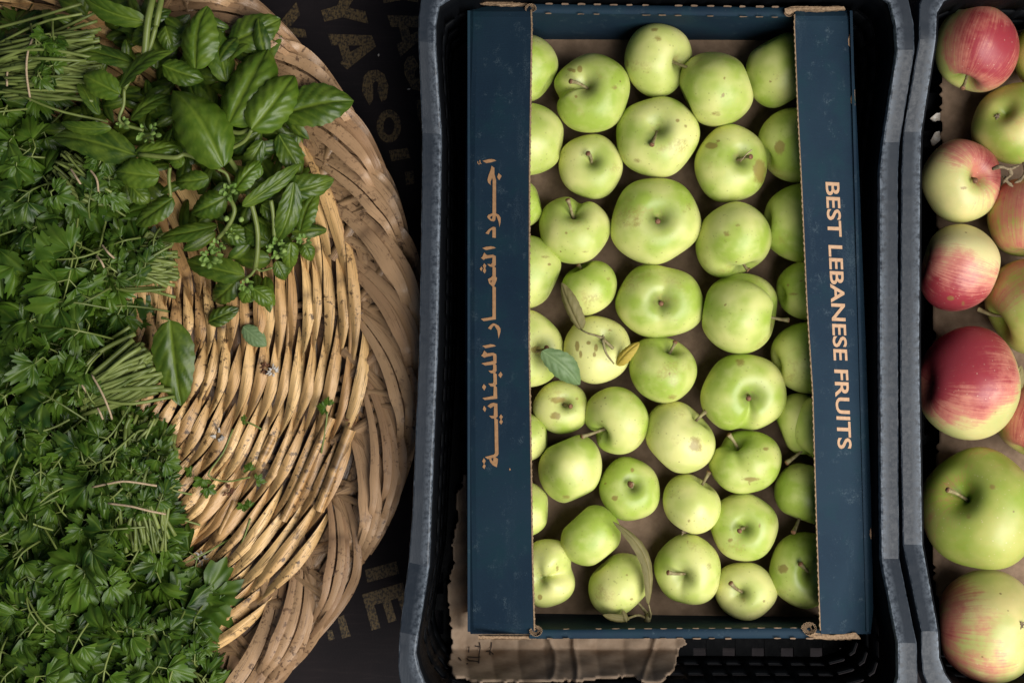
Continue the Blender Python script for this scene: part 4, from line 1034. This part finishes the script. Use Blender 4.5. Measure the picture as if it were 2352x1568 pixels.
# rim: bundles of flat reeds swept diagonally outward and rolled over the edge
rm_ = MB(); NB = 40
for k in range(NB):
    a_s = k * 2 * math.pi / NB + R2.uniform(-.035, .035); nstr = R2.choice((3, 4, 5, 5)); tone0 = R2.random()
    span = R2.uniform(.32, .44); WB = R2.uniform(88, 118); lift = R2.uniform(-.0008, .0012); r_in = R2.uniform(825, 862); r_out = R2.uniform(998, 1016); r_b = R2.uniform(.02, .16)
    for s in range(nstr):
        off = (s - (nstr - 1) / 2) / nstr + R2.uniform(-.03, .03)
        n = 26; t = np.linspace(0, 1, n); path = []; wid = []; lat = []; ext = R2.uniform(-.03, .05)
        for q in t:
            fan = WB * (0.24 + 0.76 * math.sin(min(1, q * 1.3) * math.pi * .60)) * (1 - .55 * max(0, q - .65) / .35)
            rr = r_in + (r_out - r_in) * math.sin(min(1, q / .85) * math.pi / 2)
            a = a_s + (span + ext) * q
            tang = np.array([-math.sin(a), math.cos(a)]); rad = np.array([math.cos(a), math.sin(a)]); slope = .85 * math.cos(min(1, q / .85) * math.pi / 2)
            run = nrm(tang + rad * slope); lx = np.array([run[1], -run[0]])
            xx = BC[0] + rr * math.cos(a) + lx[0] * off * fan; yy = BC[1] + rr * math.sin(a) + lx[1] * off * fan
            rh = rb(xx, yy); over = max(0, rh - 1006); drop = 0
            if over > 0:
                rn = 1006 + 16 * (1 - math.exp(-over / 16)); xx = BC[0] + (xx - BC[0]) * rn / rh; yy = BC[1] + (yy - BC[1]) * rn / rh; drop = over * .00085
            if q > .80: drop += ((q - .80) / .20) ** 1.6 * 0.030
            z = zbask(min(rh, 1020)) + 0.021 * min(1, q / .8) - 0.008 + lift - drop - off * .013 * math.sin(q * math.pi)
            path.append(P(xx, yy, z)); wid.append(PX(fan / nstr * .97)); lat.append(np.array([lx[0], -lx[1], 0]))
        nd = np.zeros(n)
        if k % 5 == 2: nd[10] = .6; nd[11] = .25
        strip(rm_, np.array(path), wid, lat, arch=.055, nu=9, tone=min(1, max(0, tone0 + R2.uniform(-.25, .25))), su_off=R2.uniform(0, 40), node=nd, ridge=.05, roll=r_b + R2.uniform(-.06, .06))
rm_.build('braided_rim', RIMST, basket)
ru = MB()
for k in range(74):     # crossing reeds beneath the rim bundles and the outer wall
    a_s = k * 2 * math.pi / 74; n = 12; t = np.linspace(0, 1, n); path = []; lat = []
    sgn = -1 if k % 2 else 1
    for q in t:
        a = a_s + sgn * (-.17) * (q - .5); rr = 840 + 165 * q
        path.append(P(BC[0] + rr * math.cos(a), BC[1] + rr * math.sin(a), zbask(rr) + .002 - 0.010 * q)); lat.append(np.array([math.sin(a), math.cos(a), 0]))
    strip(ru, np.array(path), [PX(26)] * n, lat, arch=.4, nu=5, tone=R2.random(), su_off=R2.uniform(0, 30))
for rr in (880, 915, 950, 985):
    n = 160; aa = np.linspace(0, 2 * math.pi, n)
    path = np.array([P(BC[0] + rr * math.cos(a), BC[1] + rr * math.sin(a), zbask(rr) - .007) for a in aa]); lat = [np.array([math.cos(a), -math.sin(a), 0]) for a in aa]
    strip(ru, path, [PX(34)] * n, lat, arch=.3, nu=4, tone=R2.random(), su_off=rr)
for zz in np.linspace(0.004, 0.06, 6):
    n = 160; aa = np.linspace(0, 2 * math.pi, n); rr = 930 + 900 * zz
    path = np.array([P(BC[0] + rr * math.cos(a), BC[1] + rr * math.sin(a), zz) for a in aa]); tube(ru, path, PX(13), n, 6, False, smooth_path=False, tone=R2.random(), su=0.0, sv=0.0, node=0.0)
ru.build('rim_core', SPOKE, basket)
# straight stout canes broken out of the weave
for (x0, y0, x1, y1, wd, md) in ((762, 958, 672, 1152, 22, .15), (805, 985, 732, 1172, 27, .75), (628, 1000, 600, 1058, 20, .7), (672, 1152, 650, 1195, 20, .2), (540, 1150, 505, 1225, 16, .3)):
    cb = MB(); n = 16; path = np.array([P(x0 + (x1 - x0) * q, y0 + (y1 - y0) * q, zbask(rb(x0, y0)) * (1 - q) + zbask(rb(x1, y1)) * q + .0065) for q in np.linspace(0, 1, n)])
    lt_ = nrm(np.array([(y1 - y0), (x1 - x0), 0])); nd = np.clip(np.sin(np.linspace(0, 3.4, n)) * md + rng.normal(0, .1, n), 0, 1) * (rng.random(n) > .3)
    strip(cb, path, [PX(wd)] * n, [lt_] * n, arch=.55, nu=9, tone=.35, su_off=x0, node=nd); cb.build('cane', STRAW, basket)

# ================================================================== PARSLEY
REG = [(-200, 30), (90, 45), (130, 110), (110, 235), (170, 330), (240, 440), (330, 540), (340, 620), (285, 690), (310, 760), (240, 880), (300, 960), (365, 1010), (385, 1090), (405, 1180), (430, 1250), (440, 1330), (510, 1345), (525, 1400), (500, 1480), (520, 1568), (520, 1640), (-200, 1640)]
BUN = [ # centre, stem (tie) point, label
 ((0, 170), (75, 150), 'parsley bunch in the upper left corner, stems banded and pointing right'),
 ((60, 430), (190, 400), 'shaded parsley bunch below the basil leaves with two pale twine ends'),
 ((160, 610), (300, 600), 'parsley bunch whose stems fan out toward the bare weave'),
 ((90, 830), (240, 860), 'parsley bunch with thick cut stems reaching the long basil leaf'),
 ((150, 1060), (320, 1010), 'parsley bunch with short upright stems at the heap\'s waist'),
 ((310, 1280), (320, 1150), 'leafy parsley bunch tied low with two pale twine strands'),
 ((60, 1400), (150, 1300), 'dark green parsley bunch filling the lower left corner'),
 ((400, 1470), (330, 1400), 'bright parsley bunch spilling over the weave at the bottom'),
]
def zmound(x, y):
    dl = 1e9
    for i in range(len(REG) - 1):
        (xa, ya), (xb, yb) = REG[i], REG[i + 1]
        vx, vy = xb - xa, yb - ya; t = max(0, min(1, ((x - xa) * vx + (y - ya) * vy) / (vx * vx + vy * vy + 1e-9)))
        if xa < -150 and xb < -150: continue
        if ya > 1600: continue
        dl = min(dl, math.hypot(x - xa - t * vx, y - ya - t * vy))
    return zbask(rb(x, y)) + 0.008 + 0.062 * min(1, dl / 150) ** .7
ml = [MB() for _ in BUN]; ms = [MB() for _ in BUN]
R3 = random.Random(21); cnt = 0
N_COMP = 850
while cnt < N_COMP:
    x = R3.uniform(-200, 530); y = R3.uniform(30, 1620)
    if not inpoly(x, y, REG): continue
    b = min(range(len(BUN)), key=lambda i: ((x - BUN[i][0][0]) / 1.15) ** 2 + (y - BUN[i][0][1]) ** 2)
    cnt += 1
    zt = zmound(x, y); lay = R3.random() ** 1.3
    zt += (0.010 * math.sin(x * .045 + 1.3 * math.sin(y * .03)) * math.sin(y * .038 + 1 + math.sin(x * .02)) - .004) * min(1, (zt - zbask(rb(x, y))) / .05)
    z = zt - 0.046 * lay * min(1, (zt - zbask(rb(x, y))) / .05)
    tx, ty = BUN[b][1]; d = np.array([x - tx, -(y - ty), 0.0]); d = nrm(d) if np.linalg.norm(d) > 20 else np.array([math.cos(cnt), math.sin(cnt), 0])
    an = R3.gauss(0, .75); ca, sa = math.cos(an), math.sin(an); d = np.array([d[0] * ca - d[1] * sa, d[0] * sa + d[1] * ca, R3.uniform(-.45, .25)])
    n = nrm(np.array([R3.gauss(0, .46), R3.gauss(0, .46), 1.0])); n = nrm(n - nrm(d) * n.dot(nrm(d)))
    size = PX(R3.uniform(48, 80) if R3.random() < .7 else R3.uniform(80, 106)) * (1.0 if lay < .5 else .95)
    tone = min(1, max(0, R3.gauss(.5, .38)))
    compound(ml[b], ms[b], P(x, y, z), d, n, size, tone)
# stem bundles: from tie to cut ends
def stems(mb, a, ha, b, hb, n, z, r=.0016, spread=0.006, rag=.42):
    """a, b centres in layout units, ha/hb half widths across the run"""
    dx, dy = b[0] - a[0], b[1] - a[1]; L = math.hypot(dx, dy); nx, ny = -dy / L, dx / L
    for i in range(n):
        u = R3.gauss(0, .5); u2 = u * .8 + R3.gauss(0, .34); e = R3.uniform(-rag, .10) * L * .8
        zz = z + R3.uniform(-spread, spread) * 1.2 + .006 * (1 - u * u)
        e0 = R3.uniform(-.25, .15) * L; pa = P(a[0] + nx * u * ha + dx / L * e0, a[1] + ny * u * ha + dy / L * e0, zz); pb = P(b[0] + nx * u2 * hb + dx / L * e, b[1] + ny * u2 * hb + dy / L * e, zz - .006 + R3.uniform(-.004, .004))
        m_ = (pa + pb) / 2 + rng.normal(0, .0040, 3)
        tube(mb, [pa, m_, pb], R3.uniform(.7, 1.25) * r, 8, 6, True, tone=R3.random(), vein=0, sick=0)
stems(ms[0], (20, 150), 62, (222, 135), 75, 120, .106, .0015, rag=.2)
stems(ms[1], (150, 380), 40, (250, 440), 40, 30, .085)
stems(ms[2], (240, 615), 34, (398, 600), 62, 80, .068, rag=.25)
stems(ms[2], (330, 560), 16, (372, 545), 18, 12, .060)
stems(ms[3], (205, 905), 40, (345, 830), 66, 110, .078, .0020, rag=.15)
stems(ms[4], (300, 1040), 40, (315, 955), 48, 34, .070, .0018)
stems(ms[4], (372, 1080), 22, (392, 1000), 20, 16, .060)
stems(ms[5], (330, 1230), 60, (312, 1060), 62, 44, .078, .0016)
stems(ms[7], (330, 1568), 70, (310, 1420), 40, 16, .098, .0019)
stems(ms[7], (440, 1640), 60, (380, 1440), 30, 12, .092, .0017)
for bi, cx_, cy_, sx, sy, nn, zz in ((0, 110, 140, 60, 60, 9, .118), (1, 215, 420, 50, 40, 12, .098), (2, 290, 600, 60, 45, 18, .082), (3, 190, 870, 40, 50, 8, .090), (4, 320, 1020, 50, 50, 16, .080), (5, 330, 1120, 60, 60, 22, .090), (7, 360, 1500, 90, 60, 16, .112)):
    for i in range(nn):
        x = R3.gauss(cx_, sx * .6); y = R3.gauss(cy_, sy * .6); a = R3.uniform(0, 6.28)
        compound(ml[bi], ms[bi], P(x, y, zz + R3.uniform(-.012, .006)), np.array([math.cos(a), math.sin(a), R3.uniform(-.4, .1)]), nrm(np.array([R3.gauss(0, .3), R3.gauss(0, .3), 1.0])), PX(R3.uniform(30, 52)), min(1, max(0, R3.gauss(.55, .3))))
ties = {0: [[(80, 78, .112), (64, 120, .122), (61, 170, .122), (70, 232, .108)], [(18, 155, .11), (16, 175, .114), (16, 198, .11)]], 1: [[(162, 388, .10), (178, 412, .106), (192, 434, .10)], [(207, 390, .10), (222, 412, .104), (226, 440, .10)]],
        2: [[(234, 562, .088), (248, 580, .094), (262, 593, .088)], [(221, 587, .088), (232, 600, .094), (239, 614, .09)]], 3: [[(210, 860, .094), (225, 885, .098), (240, 915, .10), (252, 945, .096), (257, 962, .09)], [(186, 880, .094), (192, 890, .096), (200, 902, .094)], [(224, 937, .10), (230, 948, .102), (236, 962, .098)]],
        5: [[(212, 1118, .104), (250, 1110, .110), (290, 1105, .110), (360, 1115, .10)], [(248, 1155, .112), (300, 1162, .117), (340, 1172, .114), (380, 1180, .10)]]}
par_roots = []
for i, (c, t, lab) in enumerate(BUN):
    root = empty('parsley_bunch', P(c[0], c[1], zbask(rb(*c))), lab, 'parsley', 'parsley bunches in the basket')
    o = ml[i].build('leaves', PARS, root); ms[i].build('stems', PSTEM, root)
    if i in ties:
        tm_ = MB()
        for pts in ties[i]: tube(tm_, [P(*p) for p in pts], PX(2.6), 14, 6)
        tm_.build('twine', TWINE, root)

# ================================================================== BASIL
basil = empty('basil_bunch', P(450, 330, .06), 'leafy basil bunch with big glossy leaves and flower buds draped over the rim', 'basil')
BL = [ # base, tip, full width, z base, z tip, roll, cup, arch, tone
 ((448, 160), (470, 12), 92, .125, .130, .25, .55, .10, .75), ((520, 188), (486, 52), 66, .115, .112, -.5, .35, .06, .45), ((528, 100), (644, 42), 84, .108, .106, .0, .25, .05, .35),
 ((526, 288), (612, 106), 128, .128, .118, .15, .75, .12, .80), ((577, 298), (676, 170), 98, .136, .128, -.1, .55, .12, .85), ((650, 262), (812, 229), 98, .108, .104, .1, .2, .06, .40),
 ((514, 384), (396, 202), 118, .135, .128, -.15, .7, .14, .80), ((336, 50), (184, -8), 52, .122, .125, .5, .2, .06, .5), ((310, 148), (145, 104), 54, .110, .108, -.5, .2, .08, .25),
 ((276, 216), (188, 172), 64, .124, .122, .1, .45, .10, .75), ((276, 200), (393, 111), 54, .126, .124, .6, .15, .06, .55), ((372, 150), (468, 182), 60, .112, .108, .1, .4, .1, .5),
 ((228, 264), (177, 178), 30, .110, .108, -.5, .2, .1, .25), ((300, 276), (392, 215), 44, .112, .108, .5, .2, .1, .3), ((256, 294), (136, 285), 34, .112, .108, .5, .3, .08, .45),
 ((316, 358), (116, 310), 74, .106, .100, .0, .3, .06, .2), ((310, 352), (410, 332), 50, .108, .11, .2, .5, .1, .55), ((366, 405), (262, 394), 70, .112, .106, .1, .5, .12, .7),
 ((398, 455), (308, 516), 58, .098, .090, -.2, .45, .1, .45), ((500, 518), (358, 546), 42, .090, .080, -.3, .3, .08, .4), ((518, 452), (438, 492), 64, .105, .095, .1, .65, .12, .5),
 ((562, 632), (424, 600), 62, .082, .070, .1, .4, .1, .4), ((480, 408), (398, 420), 44, .110, .100, .1, .4, .1, .5), ((650, 442), (768, 412), 64, .104, .100, -.3, .3, .08, .3),
 ((676, 418), (634, 562), 52, .112, .094, .35, .2, .06, .35), ((556, 474), (692, 378), 40, .118, .116, -.5, .25, .08, .45), ((688, 532), (728, 440), 52, .098, .102, .3, .4, .12, .6),
 ((634, 600), (656, 645), 34, .080, .070, .1, .3, .1, .35), ((668, 556), (668, 618), 42, .094, .082, .2, .4, .1, .7), ((580, 662), (632, 702), 46, .078, .070, .1, .4, .1, .65),
 ((572, 664), (556, 698), 30, .078, .068, .1, .3, .1, .75), ((540, 436), (596, 368), 48, .120, .122, .2, .5, .1, .9), ((544, 640), (488, 694), 58, .070, .052, .1, .3, .1, .05),
 ((640, 308), (694, 402), 58, .108, .100, .35, .25, .06, .2), ((604, 322), (560, 402), 44, .112, .100, .2, .4, .1, .25), ((598, 408), (566, 372), 44, .118, .120, .2, .5, .1, .85),
 ((618, 555), (560, 520), 60, .085, .085, .0, .4, .1, .45), ((470, 330), (540, 300), 46, .10, .10, .0, .4, .1, .3), ((300, 425), (345, 470), 44, .095, .09, .1, .4, .1, .25),
 ((420, 380), (388, 350), 36, .112, .108, .1, .4, .1, .6), ((560, 690), (590, 668), 30, .068, .066, .1, .3, .1, .6), ((600, 470), (650, 500), 46, .096, .09, .0, .3, .1, .25), ((520, 520), (575, 560), 46, .085, .08, .0, .3, .1, .3),
 ((430, 250), (350, 232), 50, .106, .104, .1, .4, .1, .15), ((500, 300), (430, 180), 60, .098, .100, .0, .4, .1, .1), ((600, 300), (520, 345), 54, .10, .098, .1, .4, .1, .1), ((700, 560), (716, 600), 34, .086, .08, .1, .4, .1, .5),
 ((330, 60), (392, 22), 40, .11, .108, .2, .3, .1, .2), ((360, 60), (300, 100), 44, .108, .104, .2, .3, .1, .1), ((380, 60), (398, 120), 52, .11, .106, .1, .4, .1, .3),
]
for i, (b, t, wd, z0, z1, ro, cup, arch, tone) in enumerate(BL):
    V, F, ve = leaf_grid(P(*b, z0), P(*t, z1), PX(wd / 2, .12) * 1.05, ro, cup * .85, arch * .8, .09, curl=.22, nv=34, nu=19, seed=i, twist=R3.uniform(-.3, .3), bend=R3.uniform(-.05, .05))
    mb = MB(); mb.add(V, F, tone=tone, vein=ve, sick=0.0); mb.build('leaf', BASIL, basil)
lowl = MB()
BREG = [(140, 60), (250, 0), (330, 20), (560, 60), (640, 140), (690, 240), (690, 420), (700, 560), (640, 640), (560, 640), (470, 520), (340, 470), (220, 400), (130, 300)]
k = 0
while k < 240:
    x = R3.uniform(130, 720); y = R3.uniform(20, 660)
    if not inpoly(x, y, BREG): continue
    k += 1; a = R3.uniform(0, 6.28); L = R3.uniform(44, 96); zz = zbask(rb(x, y)) + R3.uniform(.006, .040)
    V, F, ve = leaf_grid(P(x, y, zz), P(x + L * math.cos(a), y + L * math.sin(a), zz + R3.uniform(-.012, .012)), PX(L * R3.uniform(.20, .30)), R3.uniform(-.9, .9), .4, .1, .06, .15, nv=16, nu=9, seed=k + 500)
    lowl.add(V, F, tone=R3.random() * .5, vein=ve, sick=0.0)
lowl.build('inner_leaves', BASIL, basil)
bs = MB()
for pts, r in (([(352, -10, .12), (345, 20, .124), (338, 60, .124), (330, 150, .116)], .0032), ([(372, -10, .12), (364, 30, .124), (358, 60, .122)], .0028), ([(330, 48, .123), (312, 38, .124), (295, 28, .124)], .0012), ([(358, 60, .120), (340, 120, .116), (318, 145, .115), (285, 205, .116)], .0022),
               ([(285, 205, .12), (284, 240, .118), (276, 280, .116), (330, 300, .112)], .0016), ([(320, 355, .112), (400, 362, .116), (430, 355, .115), (500, 385, .12)], .0022), ([(500, 290, .112), (545, 305, .118), (580, 295, .122)], .0022), ([(578, 298, .128), (560, 325, .12), (520, 350, .115), (500, 390, .11)], .0018),
               ([(515, 350, .11), (540, 385, .112), (560, 420, .108), (575, 460, .10), (590, 520, .094), (592, 570, .09), (586, 618, .082)], .0024), ([(586, 618, .082), (575, 632, .080), (560, 640, .078)], .0014), ([(525, 450, .112), (538, 478, .112), (534, 500, .11), (520, 525, .106), (500, 548, .10)], .0020),
               ([(390, 385, .11), (388, 410, .106), (392, 452, .1)], .0018), ([(622, 460, .11), (628, 500, .104), (630, 560, .094)], .0020), ([(560, 470, .10), (600, 450, .106), (640, 430, .108)], .0026), ([(625, 615, .085), (600, 622, .083), (588, 616, .084)], .0010), ([(500, 388, .12), (520, 400, .118), (530, 430, .114)], .0014)):
    tube(bs, [P(*p) for p in pts], r, 16, 8, tone=.6, vein=0, sick=0)
bs.build('stems', PSTEM, basil)
# flower spikes: cluster of small bracts
def spike(c, n, R_, z, big=9, seed=0):
    r = random.Random(seed); mb = MB()
    for i in range(n):
        a = i * 2.4 + r.uniform(-.3, .3); q = math.sqrt((i + .5) / n); x = c[0] + R_ * q * math.cos(a); y = c[1] + R_ * q * math.sin(a)
        L = r.uniform(.7, 1.2) * big
        B = P(x, y, z + .004 * (1 - q)); T = P(x + L * math.cos(a) * .9, y + L * math.sin(a) * .9, z + .003 + .004 * (1 - q))
        V, F, ve = leaf_grid(B, T, PX(L * .40), r.uniform(-.4, .4), -.5 if i % 2 else .6, .1, .03, .1, nv=8, nu=7, seed=i)
        mb.add(V, F, tone=r.random(), vein=ve * .4, sick=0.0)
    mb.build('flower_bud', BUD, basil)
spike((525, 440), 12, 12, .122, 14, 1); spike((484, 592), 16, 17, .098, 15, 2); spike((500, 565), 10, 9, .10, 12, 3); spike((637, 572), 16, 18, .098, 13, 4); spike((340, 305), 12, 20, .116, 14, 5); spike((567, 655), 10, 8, .084, 13, 6); spike((700, 552), 10, 9, .10, 14, 7); spike((282, 283), 6, 8, .118, 13, 8); spike((530, 535), 7, 8, .108, 8, 9)
for (x, y, z) in ((520, 502, .112), (554, 504, .112), (527, 541, .108), (543, 545, .106), (620, 566, .10), (652, 576, .10), (636, 590, .098)):
    c = P(x, y, z); e = .0026; bd = MB()
    tube(bd, [c + [-e, e * .3, 0], c, c + [e, -e * .3, .0005]], [.0004, .0024, .0028, .0022, .0004], 9, 8, tone=1.0, vein=.6, sick=0)
    bd.build('flower_bud', BUD, basil)

# ---- loose leaves and sprigs lying on the weave (things of their own)
def lone_leaf(b, t, wd, z0, z1, label, mat=BASIL, tone=.4, roll=.05, cup=.3, arch=.06, cat='leaf', group=None, seed=0, puck=.08, stalk=None, bend=0., sick=0.0):
    V, F, ve = leaf_grid(P(*b, z0), P(*t, z1), PX(wd / 2, z0), roll, cup, arch, puck, .1, nv=30, nu=17, seed=seed, bend=bend)
    mb = MB(); mb.add(V, F, tone=tone, vein=ve, sick=sick); base = P(*b, z0)
    if stalk:
        root = empty('loose_leaf', base, label, cat, group); mb.build('blade', mat, root)
        sb = MB(); tube(sb, [P(*p) for p in stalk], [.0016, .0010, .0007], 12, 6, tone=.5, vein=0, sick=0); sb.build('stalk', PSTEM if mat is not DRYLEAF else STEM, root); return root
    o = mb.build('loose_leaf', mat, loc=base); props(o, label, cat, group); return o
lone_leaf((390, 735), (415, 933), 98, .084, .074, 'large flat basil leaf lying alone on the weave beside the cut parsley stems', tone=.35, cup=.15, arch=.04, seed=31, stalk=[(372, 730, .082), (382, 732, .085), (391, 737, .085)])
lone_leaf((478, 740), (548, 708), 44, .047, .050, 'dark crinkled leaf on the weave below the basil', tone=.0, cup=.3, seed=32, puck=.2)
lone_leaf((558, 750), (612, 795), 44, .048, .046, 'small torn pale leaf piece on the weave', SAGE, .4, cup=.3, seed=33)
def sprig(pts, leaves, label, seed=0):
    root = empty('parsley_sprig', P(*pts[0]), label, 'parsley', None); sb = MB(); tube(sb, [P(*p) for p in pts], .0009, 16, 6, tone=.6, vein=0, sick=0)
    lb = MB()
    for (x, y, z, a, s) in leaves:
        a = math.radians(a); d = np.array([math.cos(a), math.sin(a), 0.05]); p = P(x, y, z)
        put_leaflet(lb, p, d, np.array([0.1, -.1, 1.0]), PX(s), .15, .75)
        put_leaflet(lb, p, np.array([math.cos(a + 1.0), math.sin(a + 1.0), 0.0]), np.array([0, .2, 1.0]), PX(s * .8), -.2, .65)
    lb.build('leaves', PARS, root); sb.build('stem', PSTEM, root); return root
sprig([(535, 985, .050), (512, 1040, .053), (478, 1090, .054), (520, 1105, .052), (560, 1098, .052), (575, 1095, .052)], [(468, 1100, .056, 220, 34), (478, 1120, .056, 265, 30), (440, 1085, .054, 150, 24), (572, 1080, .055, 75, 24), (588, 1102, .055, -10, 26)], 'long parsley sprig with several leaf sprays lying across the lower weave')
sprig([(752, 945, .068), (748, 980, .066), (738, 1040, .064)], [(748, 938, .072, 165, 26), (752, 930, .072, 85, 22)], 'parsley sprig with one spray on the right part of the weave')
sprig([(600, 985, .052), (582, 975, .054), (566, 968, .054)], [(564, 968, .056, 160, 14), (560, 962, .056, 80, 12)], 'tiny parsley sprig in the middle of the weave')
sprig([(575, 1190, .054), (562, 1230, .053), (545, 1270, .052)], [(572, 1165, .056, 100, 24), (560, 1160, .056, 210, 22)], 'short parsley sprig low on the weave with a hooked stem')
# debris
def blob(c, r, z, mat, name, label, cat, seed=0, n=9):
    R_ = random.Random(seed); mb = MB()
    for i in range(n):
        a = R_.uniform(0, 6.28); p = P(c[0] + r * .5 * math.cos(a), c[1] + r * .5 * math.sin(a), z + R_.uniform(0, .002)); q = p + np.array([math.cos(a), -math.sin(a), R_.uniform(-.2, .8)]) * PX(r) * R_.uniform(.5, 1.0)
        tube(mb, [p, (p + q) / 2 + rng.normal(0, .0005, 3), q], [PX(r) * .28, PX(r) * .2, PX(r) * .06], 5, 6)
    o = mb.build(name, mat, loc=P(*c, z)); props(o, label, cat); return o
blob((502, 1000), 14, .044, WHITE, 'dried_petal', 'tiny white dried petal on the lower weave near the parsley', 'petal', 1)
blob((627, 852), 12, .050, WHITE, 'dried_blossom', 'pale dried blossom bit stuck on a brown knot of the weave', 'petal', 2, 12)
blob((612, 846), 12, .047, BROWNB, 'dried_bud', 'brown dried bud crushed on the middle of the weave', 'bud', 3, 12)
blob((806, 965), 11, .070, BROWNB, 'dried_bud', 'dark brown dried bud at the right of the weave by the rim', 'bud', 4, 12)
blob((462, 1280), 13, .046, WHITE, 'dried_petal', 'beige dried petal on the weave beside the lower parsley leaves', 'petal', 5)
blob((523, 1125), 13, .046, BROWNB, 'dried_bud', 'reddish brown dried bud under the parsley sprig', 'bud', 6, 10)

# ---- leaves in the carton
lone_leaf((1335, 758), (1288, 650), 46, .118, .122, 'curled dry olive leaf lying over the small apple in the left half', DRYLEAF, .3, roll=.6, cup=.7, arch=.05, seed=41, stalk=[(1408, 800, .115), (1380, 775, .124), (1350, 765, .124), (1335, 757, .12)])
lone_leaf((1245, 805), (1333, 885), 60, .125, .112, 'dusty green folded leaf on the apples beside the arabic flap', SAGE, .5, roll=-.1, cup=.3, arch=.10, seed=42, bend=-.06)
lone_leaf((1416, 838), (1468, 785), 34, .100, .108, 'withered yellow leaf with brown tip between yellow and green apples', DRYLEAF, .9, roll=.5, cup=.6, arch=.10, seed=43, sick=1.0, stalk=[(1384, 778, .124), (1392, 810, .125), (1410, 835, .106)])
lone_leaf((1490, 1388), (1412, 1196), 36, .108, .114, 'long curled leaf with reddish edge beside the bottom row apple', DRYLEAF, .25, roll=-.6, cup=.5, arch=.02, seed=44, bend=.15, stalk=[(1485, 1425, .078), (1494, 1412, .09), (1490, 1388, .108)])
tw = MB(); rt = empty('leafy_twig', P(1470, 1420, .07), 'short leafy twig on the carton\'s lower edge', 'twig')
tube(tw, [P(1487, 1427, .08), P(1488, 1418, .084), P(1494, 1405, .086)], [.0028, .0034, .002], 8, 8); tube(tw, [P(1483, 1418, .082), P(1465, 1412, .092), P(1440, 1420, .10)], [.0014, .0010], 8, 6)
tw.build('twig', STEM, rt)
for q, (b, t, wd) in enumerate((((1446, 1422), (1384, 1412), 22), ((1430, 1400), (1440, 1428), 14))):
    V, F, ve = leaf_grid(P(*b, .104), P(*t, .108), PX(wd / 2), .3, .5, .1, .1, .1, nv=16, nu=9, seed=60 + q); mb = MB(); mb.add(V, F, tone=.4, vein=ve, sick=0.); mb.build('leaf', DRYLEAF, rt)
# straw by the stem, dry twig in right crate, wilted leaf
sm = MB(); tube(sm, [P(1700, 372, .122), P(1714, 355, .132), P(1727, 344, .133)], .0005, 8, 5); props(sm.build('dry_straw', TWINE, loc=P(1700, 372, .12)), 'thin dry straw sticking up beside an apple stem', 'straw')
dt = MB()
for pts in ([(2280, 388, .118), (2298, 383, .124), (2318, 388, .122), (2340, 380, .118)], [(2318, 388, .122), (2322, 400, .119), (2310, 412, .116), (2304, 420, .112)], [(2352, 372, .118), (2356, 392, .117), (2345, 412, .112), (2330, 420, .110)], [(2304, 404, .113), (2314, 418, .114), (2326, 428, .112)]):
    tube(dt, [P(*p) for p in pts], [.0016, .0022, .0011, .0018, .0009], 14, 7)
props(dt.build('dried_twig', CALYX, loc=P(2318, 400, .115)), 'shrivelled brown twig lying between the upper apples of the right crate', 'twig')
lone_leaf((2326, 905), (2345, 840), 34, .10, .11, 'wilted pale leaf between the crimson and dark red apples', DRYLEAF, .6, roll=.5, cup=.5, seed=46)
lone_leaf((2322, 1545), (2400, 1530), 34, .075, .08, 'dark green leaf at the bottom right corner beneath an apple', BASIL, .1, seed=47)
# splinters on the table
for q, (x, y, L, a) in enumerate(((869, 130, 7, 1.4), (935, 206, 8, .2))):
    mb = MB(); tube(mb, [P(x, y, .001), P(x + L * math.cos(a) * .5, y - L * math.sin(a) * .5, .0016), P(x + L * math.cos(a), y - L * math.sin(a), .001)], [.0003, .0011, .0002], 6, 5)
    props(mb.build('wood_splinter', WHITE, loc=P(x, y, 0)), ('pale splinter on the dark table near the golden letters' if q == 0 else 'pale splinter on the dark table close to the crate rim'), 'splinter')
